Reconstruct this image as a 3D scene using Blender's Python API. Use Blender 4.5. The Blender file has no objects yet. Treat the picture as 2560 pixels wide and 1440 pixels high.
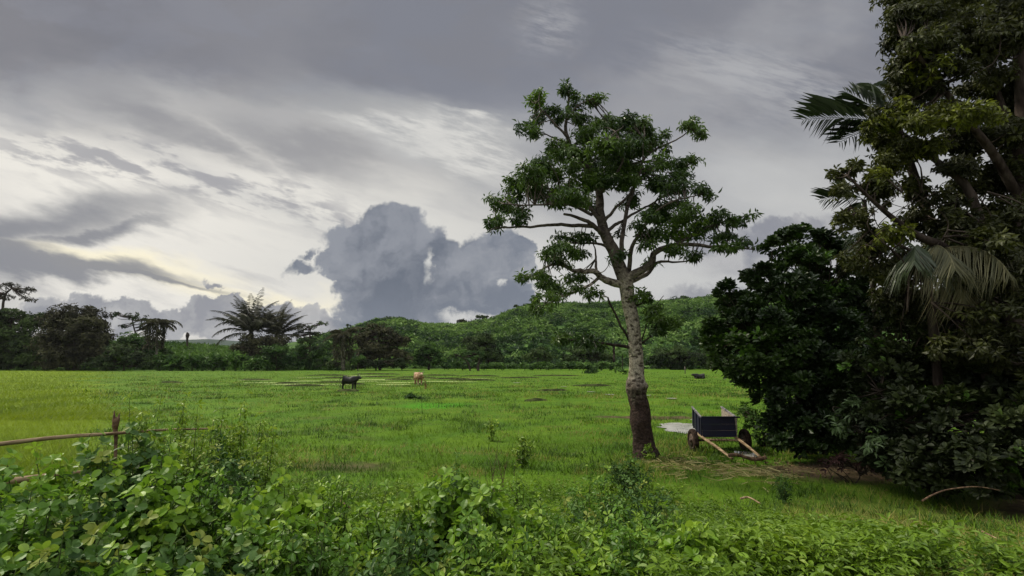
import bpy, math
import numpy as np
from mathutils import Vector

# ------------------------------------------------------------------ camera, sky, sun, exposure
rng = np.random.default_rng(7)
scene = bpy.context.scene
col = scene.collection
CAMZ = 3.1
TH = math.atan(175 / 1280)

cam_d = bpy.data.cameras.new('camera')
cam_d.sensor_width = 36.0
cam_d.lens = 18.0
cam_d.clip_start = 0.05
cam_d.clip_end = 8000
cam = bpy.data.objects.new('camera', cam_d)
cam.location = (0, 0, CAMZ)
cam.rotation_euler = (math.pi / 2 + TH, 0, 0)
col.objects.link(cam)
scene.camera = cam

scene.view_settings.view_transform = 'Standard'
scene.view_settings.look = 'None'
scene.view_settings.gamma = 1
scene.view_settings.exposure = 0.0
scene.render.engine = 'CYCLES'
scene.cycles.max_bounces = 6
scene.cycles.diffuse_bounces = 3
scene.cycles.glossy_bounces = 2
scene.cycles.transmission_bounces = 4
scene.cycles.transparent_max_bounces = 4

SUN_AZ, SUN_EL = math.radians(-62), math.radians(46)
sd = Vector((math.sin(SUN_AZ) * math.cos(SUN_EL), math.cos(SUN_AZ) * math.cos(SUN_EL), math.sin(SUN_EL)))
sun_d = bpy.data.lights.new('sun', 'SUN')
sun_d.energy = 4.2
sun_d.angle = math.radians(10)
sun_d.color = (1.0, 0.93, 0.76)
sun = bpy.data.objects.new('sun', sun_d)
sun.rotation_euler = (-sd).to_track_quat('-Z', 'Y').to_euler()
col.objects.link(sun)


def pdir(px, py):
    a = (px - 1280) / 1280
    b = (py - 720) / 1280
    return (a, math.cos(TH) + b * math.sin(TH), math.sin(TH) - b * math.cos(TH))


def P(px, py, d):
    """world point seen at photo pixel (px,py) at world depth y=d"""
    x, y, z = pdir(px, py)
    k = d / y
    return np.array([x * k, d, CAMZ + z * k])


def G(px, py, z=0.0):
    x, y, zz = pdir(px, py)
    k = (z - CAMZ) / zz
    return np.array([x * k, y * k, z])


class NT:
    """small helper to write node graphs as expressions"""
    def __init__(s, tree):
        s.t = tree
        s.n = tree.nodes
        s.l = tree.links

    def put(s, sock, v):
        if hasattr(v, 'links') or isinstance(v, bpy.types.NodeSocket):
            s.l.new(v, sock)
        elif isinstance(v, (tuple, list)):
            sock.default_value = tuple(v) + ((1,) if len(v) == 3 and len(sock.default_value) == 4 else ())
        else:
            sock.default_value = v

    def m(s, op, a, b=0.0, c=0.0, clamp=False):
        n = s.n.new('ShaderNodeMath')
        n.operation = op
        n.use_clamp = clamp
        for i, v in enumerate((a, b, c)):
            if i < len(n.inputs):
                s.put(n.inputs[i], v)
        return n.outputs[0]

    def add(s, a, b): return s.m('ADD', a, b)
    def sub(s, a, b): return s.m('SUBTRACT', a, b)
    def mul(s, a, b): return s.m('MULTIPLY', a, b)
    def mx(s, a, b): return s.m('MAXIMUM', a, b)
    def mn(s, a, b): return s.m('MINIMUM', a, b)

    def ss(s, x, lo, hi, a=0.0, b=1.0):
        n = s.n.new('ShaderNodeMapRange')
        n.interpolation_type = 'SMOOTHSTEP'
        s.put(n.inputs[0], x)
        n.inputs[1].default_value = lo
        n.inputs[2].default_value = hi
        n.inputs[3].default_value = a
        n.inputs[4].default_value = b
        return n.outputs[0]

    def xyz(s, x, y, z=0.0):
        n = s.n.new('ShaderNodeCombineXYZ')
        for i, v in enumerate((x, y, z)):
            s.put(n.inputs[i], v)
        return n.outputs[0]

    def sep(s, v):
        n = s.n.new('ShaderNodeSeparateXYZ')
        s.l.new(v, n.inputs[0])
        return n.outputs

    def noise(s, vec, scale, detail=5.0, rough=0.55, color=False, dist=0.0):
        n = s.n.new('ShaderNodeTexNoise')
        s.l.new(vec, n.inputs['Vector'])
        n.inputs['Scale'].default_value = scale
        n.inputs['Detail'].default_value = detail
        n.inputs['Roughness'].default_value = rough
        n.inputs['Distortion'].default_value = dist
        return n.outputs['Color' if color else 'Fac']

    def mix(s, f, a, b):
        n = s.n.new('ShaderNodeMix')
        n.data_type = 'RGBA'
        s.put(n.inputs[0], f)
        s.put(n.inputs[6], a)
        s.put(n.inputs[7], b)
        return n.outputs[2]


def build_world():
    w = bpy.data.worlds.new('World')
    scene.world = w
    w.use_nodes = True
    t = w.node_tree
    t.nodes.clear()
    N = NT(t)
    tc = t.nodes.new('ShaderNodeTexCoord')
    X, Y, Z = N.sep(tc.outputs['Generated'])
    yc = N.mx(Y, 0.06)
    S = N.m('DIVIDE', X, yc)
    T = N.m('DIVIDE', Z, yc)
    # two warps: billowy and streaky
    base = N.xyz(S, T, 0.0)
    wb = N.sep(N.noise(base, 5.0, 2, 0.5, color=True))
    wb2 = N.sep(N.noise(base, 17.0, 7, 0.60, color=True))
    wbx = N.add(N.mul(N.sub(wb[0], 0.5), 0.05), N.mul(N.sub(wb2[0], 0.5), 0.095))
    wby = N.add(N.mul(N.sub(wb[1], 0.5), 0.05), N.mul(N.sub(wb2[1], 0.5), 0.095))
    SB, TB = N.add(S, wbx), N.add(T, wby)
    # high streaks run down to the right
    ca, sa = math.cos(math.radians(-17)), math.sin(math.radians(-17))
    R1 = N.add(N.mul(S, ca), N.mul(T, sa))
    R2 = N.add(N.mul(S, -sa), N.mul(T, ca))
    ws = N.sep(N.noise(N.xyz(N.mul(R1, 1.3), N.mul(R2, 4.0), 3.0), 1.6, 7, 0.6, color=True))
    SS_ = N.add(S, N.mul(N.sub(ws[0], 0.5), 0.42))
    TS_ = N.add(T, N.mul(N.sub(ws[1], 0.5), 0.20))

    def blob(px, py, rx, ry, rot=0.0, soft=0.5, kind='s', inner=0.0):
        d = pdir(px, py)
        s0, t0 = d[0] / d[1], d[2] / d[1]
        u, v = {'s': (SS_, TS_), 'b': (SB, TB), 'n': (S, T)}[kind]
        a, b = N.sub(u, s0), N.sub(v, t0)
        r = math.radians(rot)
        c_, s_ = math.cos(r), math.sin(r)
        a2 = N.mul(N.add(N.mul(a, c_), N.mul(b, s_)), 1280 / rx)
        b2 = N.mul(N.add(N.mul(a, -s_), N.mul(b, c_)), 1280 / ry)
        q = N.m('SQRT', N.add(N.mul(a2, a2), N.mul(b2, b2)))
        return N.ss(q, 1 + soft, max(0.0, 1 - soft))

    def union(bl):
        r = bl[0]
        for b in bl[1:]:
            r = N.mx(r, b)
        return r

    front = N.ss(Y, 0.02, 0.25)
    sky = t.nodes.new('ShaderNodeTexSky')
    sky.sky_type = 'NISHITA'
    sky.sun_disc = False
    sky.sun_elevation = SUN_EL
    sky.sun_rotation = SUN_AZ % (2 * math.pi)
    nis = t.nodes.new('ShaderNodeVectorMath')
    nis.operation = 'SCALE'
    t.links.new(sky.outputs[0], nis.inputs[0])
    nis.inputs['Scale'].default_value = 0.09
    # deck of grey cloud
    big = N.noise(N.xyz(N.mul(S, 1.0), N.mul(T, 1.6), 9.0), 1.5, 6, 0.55)
    med = N.noise(N.xyz(N.mul(SS_, 1.0), N.mul(TS_, 2.2), 5.0), 3.0, 7, 0.58)
    # base vertical gradient
    c = N.mix(N.ss(T, 0.62, 0.12), (0.250, 0.257, 0.290), (0.44, 0.445, 0.46))
    left_dark = N.mul(N.ss(T, 0.40, 0.66), N.ss(S, -0.1, -0.9))
    c = N.mix(N.mul(left_dark, 0.6), c, (0.215, 0.212, 0.232))
    c = N.mix(N.ss(big, 0.58, 0.40, 0.0, 0.45), c, (0.175, 0.182, 0.215))
    c = N.mix(N.mul(N.ss(big, 0.47, 0.68, 0.0, 0.50), N.ss(S, -0.2, 0.6)), c, (0.45, 0.45, 0.46))
    # a little of the clear sky shows between
    c = N.mix(N.mul(N.ss(med, 0.56, 0.42), 0.06), c, nis.outputs[0])
    # bright lit band on the left
    cream = (0.86, 0.83, 0.765)
    band = union([blob(420, 620, 720, 190, -6, 0.75), blob(120, 440, 520, 150, -14, 0.8),
                  blob(820, 480, 560, 130, -20, 0.9), blob(560, 730, 620, 110, 0, 0.6)])
    c = N.mix(N.mul(band, 0.96), c, cream)
    band2 = union([blob(1060, 350, 330, 70, -22, 0.9), blob(1000, 620, 420, 160, -5, 0.9)])
    c = N.mix(N.mul(band2, 0.55), c, (0.60, 0.60, 0.58))
    # right hand bright openings near the horizon
    rb = union([blob(1700, 700, 240, 70, 0, 0.9), blob(2000, 480, 300, 110, 0, 1.0), blob(1560, 640, 200, 120, 0, 0.9),
                blob(2350, 600, 300, 260, 0, 0.9)])
    c = N.mix(N.mul(rb, 0.60), c, (0.66, 0.66, 0.64))
    # yellow glow
    glow = union([blob(330, 655, 230, 26, -5, 0.9), blob(480, 715, 260, 26, -8, 0.9), blob(640, 735, 200, 26, 0, 1.0)])
    c = N.mix(N.mul(glow, 0.85), c, (1.0, 0.92, 0.68))
    # mottled altocumulus on the band
    mot = N.noise(N.xyz(N.mul(R1, 4.2), N.mul(R2, 17.0), 1.0), 1.9, 5, 0.60, dist=0.12)
    motm = N.mul(N.ss(mot, 0.45, 0.60), union([blob(360, 430, 430, 85, -12, 0.7), blob(700, 480, 300, 70, -16, 0.8)]))
    c = N.mix(N.mul(motm, 0.80), c, (0.33, 0.33, 0.36))
    # dark streaky patches
    dk = union([blob(440, 300, 190, 48, -24, 0.9), blob(760, 360, 220, 40, -18, 0.9), blob(560, 350, 140, 34, -18, 0.9)])
    c = N.mix(N.mul(dk, 0.72), c, (0.225, 0.23, 0.26))
    fine = N.noise(N.xyz(N.mul(R1, 2.2), N.mul(R2, 12.0), 6.0), 2.2, 8, 0.6)
    c = N.mix(N.mul(N.ss(fine, 0.50, 0.72), N.mul(N.mul(N.ss(S, 0.2, -0.3), N.ss(T, 0.5, 0.3)), 0.40)), c, (0.40, 0.40, 0.42))
    # dark bank at the left
    bank = union([blob(30, 585, 300, 60, 10, 0.7), blob(245, 585, 110, 26, 18, 0.8), blob(130, 680, 330, 34, -3, 0.5), blob(20, 650, 170, 60, 0, 0.6),
                  blob(280, 700, 270, 14, -4, 0.6)])
    c = N.mix(N.mul(bank, 0.88), c, (0.205, 0.215, 0.25))
    # white wisps
    wn = N.noise(N.xyz(N.mul(R1, 3.0), N.mul(R2, 14.0), 2.0), 3.0, 8, 0.65)
    wi = N.mul(union([blob(1110, 375, 170, 40, -24, 0.8), blob(1175, 415, 45, 45, -30, 0.8), blob(960, 335, 130, 22, -16, 0.9),
                      blob(1090, 300, 60, 15, -22, 0.9)]), N.ss(wn, 0.34, 0.60))
    c = N.mix(N.mul(wi, 0.9), c, (0.70, 0.69, 0.66))
    wr = N.mul(union([blob(1375, 70, 70, 60, 10, 0.9, 'b'), blob(1950, 220, 260, 90, -10, 1.0)]), N.ss(wn, 0.36, 0.62))
    c = N.mix(N.mul(wr, 0.5), c, (0.50, 0.50, 0.51))
    # low far cumulus
    cn0 = N.noise(N.xyz(SB, TB, 4.0), 4.5, 5, 0.52)
    cn1 = N.noise(N.xyz(N.add(SB, 0.022), N.add(TB, -0.020), 4.0), 4.5, 5, 0.52)
    cn = N.add(N.add(0.5, N.mul(N.sub(cn0, cn1), 2.2)), N.mul(N.sub(cn0, 0.5), 0.5))
    low = union([blob(520, 785, 85, 45, 0, 0.10, 'b'), blob(560, 750, 42, 24, 0, 0.10, 'b'), blob(430, 800, 75, 40, 0, 0.10, 'b'),
                 blob(320, 800, 100, 45, 0, 0.12, 'b'), blob(160, 770, 100, 42, 0, 0.14, 'b'), blob(690, 800, 80, 46, 0, 0.10, 'b'),
                 blob(790, 820, 70, 38, 0, 0.12, 'b'), blob(620, 830, 120, 34, 0, 0.12, 'b'), blob(520, 700, 24, 7, -20, 0.5, 'b'),
                 blob(1960, 575, 80, 40, 0, 0.14, 'b'), blob(1830, 620, 130, 60, 0, 0.4, 'b'), blob(1760, 735, 90, 28, 0, 0.35, 'b'),
                 blob(2080, 620, 120, 70, 0, 0.2, 'b')])
    lowc = N.mix(N.ss(cn, 0.30, 0.72), (0.26, 0.27, 0.31), (0.46, 0.46, 0.47))
    c = N.mix(N.mul(low, 0.94), c, lowc)
    # the big dark cumulus
    cum = union([blob(972, 583, 92, 68, 0, 0.13, 'b'), blob(900, 612, 84, 52, 0, 0.13, 'b'), blob(862, 655, 72, 52, 0, 0.10, 'b'), blob(1045, 640, 95, 84, 0, 0.13, 'b'),
                 blob(935, 710, 98, 80, 0, 0.10, 'b'), blob(1005, 765, 150, 75, 0, 0.14, 'b'), blob(1112, 690, 100, 95, 0, 0.13, 'b'), blob(1232, 668, 100, 92, 0, 0.13, 'b'),
                 blob(1160, 765, 170, 56, 0, 0.14, 'b'), blob(1290, 655, 46, 62, 0, 0.10, 'b'), blob(1290, 740, 50, 50, 0, 0.12, 'b'), blob(895, 790, 60, 40, 0, 0.2, 'b'),
                 blob(752, 672, 46, 13, 8, 0.5, 'b'), blob(768, 640, 26, 9, 30, 0.6, 'b')])
    hole = union([blob(1072, 665, 9, 24, 8, 1.0, 'b'), blob(1250, 712, 9, 10, 0, 0.9, 'b'), blob(1150, 805, 34, 14, 0, 0.8, 'b'),
                  blob(1215, 800, 40, 12, 0, 0.6, 'b')])
    core = blob(960, 620, 230, 120, -12, 0.8, 'b')
    cumc = N.mix(N.ss(cn, 0.30, 0.74), (0.185, 0.21, 0.26), (0.34, 0.355, 0.39))
    cumc = N.mix(N.mul(core, 0.70), cumc, N.mix(N.ss(cn, 0.30, 0.74), (0.115, 0.135, 0.175), (0.25, 0.27, 0.315)))
    c = N.mix(N.mul(cum, N.sub(1.0, N.mul(hole, 0.85))), c, cumc)
    c = N.mix(N.mul(N.mul(hole, cum), 0.35), c, (0.72, 0.72, 0.70))
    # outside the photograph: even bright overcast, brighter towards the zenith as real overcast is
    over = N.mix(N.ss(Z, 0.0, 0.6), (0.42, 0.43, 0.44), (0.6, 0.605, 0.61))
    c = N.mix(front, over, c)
    # gain added overhead and behind the camera to light the ground more strongly
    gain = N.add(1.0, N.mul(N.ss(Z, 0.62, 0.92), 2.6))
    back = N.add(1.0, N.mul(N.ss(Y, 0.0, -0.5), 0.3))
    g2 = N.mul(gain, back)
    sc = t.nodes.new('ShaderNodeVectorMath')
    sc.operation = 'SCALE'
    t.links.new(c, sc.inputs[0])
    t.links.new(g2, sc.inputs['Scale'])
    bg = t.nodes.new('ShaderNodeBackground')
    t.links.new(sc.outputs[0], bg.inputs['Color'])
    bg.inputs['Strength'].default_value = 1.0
    out = t.nodes.new('ShaderNodeOutputWorld')
    t.links.new(bg.outputs[0], out.inputs['Surface'])
    w.cycles.sampling_method = 'MANUAL'
    w.cycles.sample_map_resolution = 512


build_world()


# ------------------------------------------------------------------ materials
def new_mat(name):
    m = bpy.data.materials.new(name)
    m.use_nodes = True
    m.node_tree.nodes.clear()
    return m, NT(m.node_tree)


def finish(m, N, color, rough=0.7, spec=0.3, bump=None, bstr=0.3, bdist=0.02, trans=0.0, tcol=None, metallic=0.0):
    p = N.n.new('ShaderNodeBsdfPrincipled')
    N.put(p.inputs['Base Color'], color)
    N.put(p.inputs['Roughness'], rough)
    p.inputs['Specular IOR Level'].default_value = spec
    p.inputs['Metallic'].default_value = metallic
    if bump is not None:
        b = N.n.new('ShaderNodeBump')
        b.inputs['Strength'].default_value = bstr
        b.inputs['Distance'].default_value = bdist
        N.l.new(bump, b.inputs['Height'])
        N.l.new(b.outputs[0], p.inputs['Normal'])
    o = N.n.new('ShaderNodeOutputMaterial')
    if trans > 0:
        tr = N.n.new('ShaderNodeBsdfTranslucent')
        N.put(tr.inputs['Color'], tcol if tcol is not None else color)
        mx = N.n.new('ShaderNodeMixShader')
        mx.inputs[0].default_value = trans
        N.l.new(p.outputs[0], mx.inputs[1])
        N.l.new(tr.outputs[0], mx.inputs[2])
        N.l.new(mx.outputs[0], o.inputs['Surface'])
    else:
        N.l.new(p.outputs[0], o.inputs['Surface'])
    return m


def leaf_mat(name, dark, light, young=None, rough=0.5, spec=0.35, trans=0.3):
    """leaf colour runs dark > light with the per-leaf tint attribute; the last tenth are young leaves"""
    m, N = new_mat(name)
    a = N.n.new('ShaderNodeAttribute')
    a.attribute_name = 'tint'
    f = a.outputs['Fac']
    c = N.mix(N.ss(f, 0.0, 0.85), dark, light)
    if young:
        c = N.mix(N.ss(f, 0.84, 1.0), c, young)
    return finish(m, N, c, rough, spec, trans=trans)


def noise_mat(name, c1, c2, scale=6.0, rough=0.8, spec=0.2, bstr=0.5, bdist=0.02, stretch=(1, 1, 1), detail=6, lo=0.4, hi=0.62):
    m, N = new_mat(name)
    tc = N.n.new('ShaderNodeTexCoord')
    mp = N.n.new('ShaderNodeMapping')
    N.l.new(tc.outputs['Object'], mp.inputs[0])
    mp.inputs['Scale'].default_value = stretch
    n = N.noise(mp.outputs[0], scale, detail, 0.6)
    c = N.mix(N.ss(n, lo, hi), c1, c2)
    return finish(m, N, c, rough, spec, bump=n, bstr=bstr, bdist=bdist)


# ------------------------------------------------------------------ numpy mesh building
def nrm(v):
    v = np.asarray(v, float)
    return v / np.maximum(np.linalg.norm(v, axis=-1, keepdims=True), 1e-9)


class MB:
    def __init__(s):
        s.v, s.f, s.t, s.n = [], [], [], 0

    def add(s, v, faces, tint=0.5):
        v = np.asarray(v, float).reshape(-1, 3)
        for f in (faces if isinstance(faces, list) else [faces]):
            f = np.asarray(f, np.int64)
            if len(f):
                s.f.append(f + s.n)
        s.v.append(v)
        s.t.append(np.broadcast_to(np.asarray(tint, float), (len(v),)).copy())
        s.n += len(v)

    def build(s, name, mat, parent=None, smooth=False, loc=(0, 0, 0)):
        me = bpy.data.meshes.new(name)
        v = np.concatenate(s.v) - np.asarray(loc, float)
        me.vertices.add(len(v))
        me.vertices.foreach_set('co', v.astype(np.float32).ravel())
        idx = np.concatenate([f.ravel() for f in s.f])
        tot = np.concatenate([np.full(len(f), f.shape[1]) for f in s.f])
        st = np.concatenate([[0], np.cumsum(tot)[:-1]])
        me.loops.add(len(idx))
        me.loops.foreach_set('vertex_index', idx.astype(np.int32))
        me.polygons.add(len(tot))
        me.polygons.foreach_set('loop_start', st.astype(np.int32))
        me.polygons.foreach_set('use_smooth', np.full(len(tot), smooth))
        me.update(calc_edges=True)
        at = me.attributes.new('tint', 'FLOAT', 'POINT')
        at.data.foreach_set('value', np.concatenate(s.t).astype(np.float32))
        me.materials.append(mat)
        o = bpy.data.objects.new(name, me)
        col.objects.link(o)
        if parent is not None:
            o.parent = parent
        else:
            o.location = loc
        return o


def tag(o, label=None, cat=None, group=None, kind=None):
    if label: o['label'] = label
    if cat: o['category'] = cat
    if group: o['group'] = group
    if kind: o['kind'] = kind
    return o


def thing(name, loc, label, cat, group=None):
    o = bpy.data.objects.new(name, None)
    o.location = loc
    o.empty_display_size = 0.2
    col.objects.link(o)
    return tag(o, label, cat, group)


def leaf_template(prof, fold=0.12, droop=0.15):
    """prof: list of (y, halfwidth) between base and tip"""
    v = [(0, 0, 0)]
    tris = []
    for y, w in prof:
        z = -droop * y * y
        v += [(-w, y, z + fold * w), (0, y, z), (w, y, z + fold * w)]
    v.append((0, 1, -droop))
    n = len(prof)
    L = lambda i: 1 + 3 * i
    tris += [(0, L(0) + 1, L(0)), (0, L(0) + 2, L(0) + 1)]
    for i in range(n - 1):
        a, b = L(i), L(i + 1)
        tris += [(a, a + 1, b + 1), (a, b + 1, b), (a + 1, a + 2, b + 2), (a + 1, b + 2, b + 1)]
    t = 3 * n + 1
    a = L(n - 1)
    tris += [(a, a + 1, t), (a + 1, a + 2, t)]
    return np.array(v, float), np.array(tris)


T_RHOMB = (np.array([(0, 0, 0), (.5, .45, .06), (0, 1, -.2), (-.5, .45, .06)], float), np.array([(0, 1, 2), (0, 2, 3)]))
T_SPIKE = leaf_template([(0.35, .5), (0.7, .38)], 0.2, 0.10)
T_FLAT = leaf_template([(0.1, .5), (0.9, .5)], 0.1, 0.02)
T_LAN4 = leaf_template([(0.45, .5)], 0.25, 0.35)
T_LANCE = leaf_template([(0.2, .38), (0.5, .5), (0.8, .26)], 0.25, 0.35)
T_OBOV = leaf_template([(0.25, .25), (0.6, .48), (0.85, .40)], 0.25, 0.2)
T_ROUND = leaf_template([(0.10, .26), (0.35, .47), (0.65, .50), (0.90, .30)], 0.16, 0.12)
T_STRAP = leaf_template([(0.3, .5), (0.65, .42)], 0.25, 0.35)
T_BLADE = (np.array([(-.5, 0, 0), (.5, 0, 0), (.30, .6, -.12), (-.30, .6, -.12), (0, 1, -.38)], float), np.array([(0, 1, 2), (0, 2, 3), (3, 2, 4)]))
T_BLADE1 = (np.array([(-.5, 0, 0), (.5, 0, 0), (0.1, 1, -.2)], float), np.array([(0, 1, 2)]))


def leaves(mb, pos, d, up, length, width, tmpl, tint):
    pos = np.asarray(pos, float)
    n = len(pos)
    if n == 0:
        return
    d = nrm(d)
    side = nrm(np.cross(d, up))
    nn = nrm(np.cross(side, d))
    V, F = tmpl
    L = np.broadcast_to(np.asarray(length, float), (n,))
    W = np.broadcast_to(np.asarray(width, float), (n,))
    v = (pos[:, None, :] + V[None, :, 0, None] * (side * W[:, None])[:, None, :]
         + V[None, :, 1, None] * (d * L[:, None])[:, None, :] + V[None, :, 2, None] * (nn * L[:, None])[:, None, :])
    k = len(V)
    f = F[None] + (np.arange(n) * k)[:, None, None]
    mb.add(v.reshape(-1, 3), f.reshape(-1, 3), np.repeat(np.broadcast_to(tint, (n,)), k))


def smooth_path(pts, rad, sub=5):
    pts = np.asarray(pts, float)
    rad = np.asarray(rad, float)
    if len(pts) < 3 or sub < 2:
        return pts, rad
    P0 = np.vstack([2 * pts[0] - pts[1], pts, 2 * pts[-1] - pts[-2]])
    o, r = [], []
    for i in range(len(pts) - 1):
        a, b, c, d = P0[i:i + 4]
        for t in np.arange(sub) / sub:
            o.append(0.5 * (2 * b + (c - a) * t + (2 * a - 5 * b + 4 * c - d) * t * t + (3 * b - a - 3 * c + d) * t ** 3))
            r.append(rad[i] * (1 - t) + rad[i + 1] * t)
    o.append(pts[-1])
    r.append(rad[-1])
    return np.array(o), np.array(r)


def tube(mb, pts, rad, seg=6, disp=None, tint=0.5, cap=True):
    pts = np.asarray(pts, float)
    rad = np.broadcast_to(np.asarray(rad, float), (len(pts),))
    tan = nrm(np.gradient(pts, axis=0))
    ref = np.array([0, 0, 1.0]) if abs(tan[0][2]) < 0.9 else np.array([1.0, 0, 0])
    u = nrm(np.cross(tan[0], ref))
    rings = []
    a = np.arange(seg) / seg * 2 * math.pi
    for i in range(len(pts)):
        u = nrm(u - tan[i] * np.dot(u, tan[i]))
        w = np.cross(tan[i], u)
        r = rad[i] * (np.ones(seg) if disp is None else disp(i, a, pts[i]))
        rings.append(pts[i] + (np.cos(a) * r)[:, None] * u + (np.sin(a) * r)[:, None] * w)
    v = np.concatenate(rings)
    m = len(pts)
    i = np.arange(m - 1)[:, None] * seg
    j = np.arange(seg)[None]
    q = np.stack([i + j, i + (j + 1) % seg, i + seg + (j + 1) % seg, i + seg + j], -1).reshape(-1, 4)
    fs = [q]
    if cap and seg >= 3:
        v = np.vstack([v, pts[:1], pts[-1:]])
        c0, c1 = m * seg, m * seg + 1
        jj = np.arange(seg)
        fs.append(np.stack([np.full(seg, c0), (jj + 1) % seg, jj], -1))
        e = (m - 1) * seg
        fs.append(np.stack([np.full(seg, c1), e + jj, e + (jj + 1) % seg], -1))
    mb.add(v, fs, tint)


def box(mb, c, sx, sy, sz, R=None, tint=0.5):
    v = np.array([(x, y, z) for x in (-.5, .5) for y in (-.5, .5) for z in (-.5, .5)]) * (sx, sy, sz)
    if R is not None:
        v = v @ np.asarray(R).T
    f = np.array([(0, 1, 3, 2), (4, 6, 7, 5), (0, 4, 5, 1), (2, 3, 7, 6), (0, 2, 6, 4), (1, 5, 7, 3)])
    mb.add(v + np.asarray(c), f, tint)


def hash2(ix, iy, seed=0):
    n = (ix.astype(np.int64) * 374761393 + iy.astype(np.int64) * 668265263 + seed * 982451653) & 0x7fffffff
    n = ((n ^ (n >> 13)) * 1274126177) & 0x7fffffff
    return ((n ^ (n >> 16)) & 0xffff) / 65535.0


def vnoise(x, y, s=1.0, seed=0, oct=3):
    x = np.asarray(x, float) / s
    y = np.asarray(y, float) / s
    tot, amp, a = 0, 0, 1.0
    for o in range(oct):
        ix, iy = np.floor(x), np.floor(y)
        fx, fy = x - ix, y - iy
        fx, fy = fx * fx * (3 - 2 * fx), fy * fy * (3 - 2 * fy)
        h = lambda i, j: hash2(ix + i, iy + j, seed + o)
        tot = tot + a * ((h(0, 0) * (1 - fx) + h(1, 0) * fx) * (1 - fy) + (h(0, 1) * (1 - fx) + h(1, 1) * fx) * fy)
        amp += a
        a *= 0.5
        x, y = x * 2.03 + 11, y * 2.03 + 7
    return tot / amp


def sstep(x):
    x = np.clip(x, 0, 1)
    return x * x * (3 - 2 * x)


def gh(x, y):
    x = np.asarray(x, float)
    y = np.asarray(y, float)
    h = 1.5 * (1 - sstep((y - 2.5) / 8.5))
    near = 1 - sstep((y - 30) / 60)
    h = h + (vnoise(x, y, 2.3, 3) - 0.5) * 0.16 * near + (vnoise(x, y, 0.6, 5) - 0.5) * 0.06 * near
    h = h - 0.10 * np.exp(-(((x - 8.0) / 1.6) ** 2 + ((y - 23.6) / 2.3) ** 2))
    return h


def rball(n, pw=0.45):
    d = nrm(rng.normal(size=(n, 3)))
    return d * (rng.random(n) ** pw)[:, None]


# ------------------------------------------------------------------ the ground
def ground_mat():
    m, N = new_mat('pasture ground')
    tc = N.n.new('ShaderNodeTexCoord')
    ob = tc.outputs['Object']
    X, Y, Z = N.sep(ob)
    n1 = N.noise(ob, 0.35, 6, 0.6)
    n2 = N.noise(ob, 2.2, 6, 0.65)
    n3 = N.noise(N.xyz(N.mul(X, 0.25), Y, 0.0), 0.9, 5, 0.6)
    green = N.mix(N.ss(n1, 0.35, 0.65), (0.048, 0.112, 0.005), (0.082, 0.150, 0.007))
    green = N.mix(N.ss(n2, 0.50, 0.72, 0, 0.55), green, (0.036, 0.075, 0.010))
    green = N.mix(N.ss(n3, 0.56, 0.70, 0, 0.55), green, (0.075, 0.085, 0.022))
    # rice on the left
    q = N.add(X, N.mul(Y, 0.80))
    q = N.add(N.m('DIVIDE', q, N.mx(Y, 1.0)), N.mul(N.sub(N.noise(ob, 0.09, 5, 0.6), 0.5), 0.45))
    rice = N.mul(N.ss(q, 0.05, -0.07), N.ss(Y, 6.0, 12.0))
    green = N.mix(rice, green, (0.118, 0.178, 0.004))
    # patch of young rice
    e = lambda cx, cy, rx, ry: N.m('SQRT', N.add(N.m('POWER', N.mul(N.sub(X, cx), 1 / rx), 2), N.m('POWER', N.mul(N.sub(Y, cy), 1 / ry), 2)))
    nw = N.mul(N.sub(n2, 0.5), 0.8)
    yr = N.ss(N.add(e(-4.9, 34.5, 2.6, 2.4), N.mul(nw, 2.5)), 1.3, 0.5)
    green = N.mix(yr, green, (0.046, 0.170, 0.004))
    # bare soil: by the yoke, a strip by the puddle, small scuffs
    vg = N.mul(N.ss(N.m('DIVIDE', X, N.mx(Y, .5)), .38, .62), N.ss(Y, 13, 9))
    green = N.mix(N.mul(vg, .85), green, N.mix(N.ss(n2, .4, .62), (0.17, 0.18, 0.045), (0.12, 0.10, 0.040)))
    s1 = N.ss(N.add(e(9.6, 14.6, 3.4, 1.5), nw), 1.1, 0.6)
    s2 = N.ss(N.add(e(7.0, 27.5, 3.2, 0.8), nw), 1.1, 0.6)
    s3 = N.mul(N.ss(N.add(e(-4.8, 15.4, 1.7, 0.8), N.mul(nw, 4.0)), 1.2, 0.4), 0.8)
    s4 = N.ss(N.add(e(13.0, 10.5, 4.0, 2.5), nw), 1.1, 0.6)
    so = N.mx(N.mx(s1, s2), N.mx(s3, s4))
    soil = N.mix(N.ss(n2, 0.4, 0.6), (0.045, 0.026, 0.018), (0.095, 0.058, 0.038))
    c = N.mix(N.mul(so, 0.9), green, soil)
    nb = N.noise(ob, 9.0, 6, 0.65)
    return finish(m, N, c, 0.9, 0.1, bump=nb, bstr=0.7, bdist=0.12)


def build_ground():
    ys = np.concatenate([np.arange(-8, 2, 0.5), np.arange(2, 14, 0.12), np.arange(14, 40, 0.3), np.geomspace(40, 2600, 90)])
    t = np.linspace(-1, 1, 321)
    xs = np.sinh(t * 5.2) / np.sinh(5.2) * 3900
    xs = np.unique(np.concatenate([xs[np.abs(xs) > 14], np.arange(-14, 14.01, 0.16)]))
    X, Y = np.meshgrid(xs, ys)
    Z = gh(X, Y)
    v = np.stack([X, Y, Z], -1).reshape(-1, 3)
    nx, ny = len(xs), len(ys)
    i = np.arange(ny - 1)[:, None] * nx
    j = np.arange(nx - 1)[None]
    q = np.stack([i + j, i + j + 1, i + nx + j + 1, i + nx + j], -1).reshape(-1, 4)
    mb = MB()
    mb.add(v, q)
    tag(mb.build('ground', ground_mat(), smooth=True), kind='structure')


build_ground()


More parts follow.
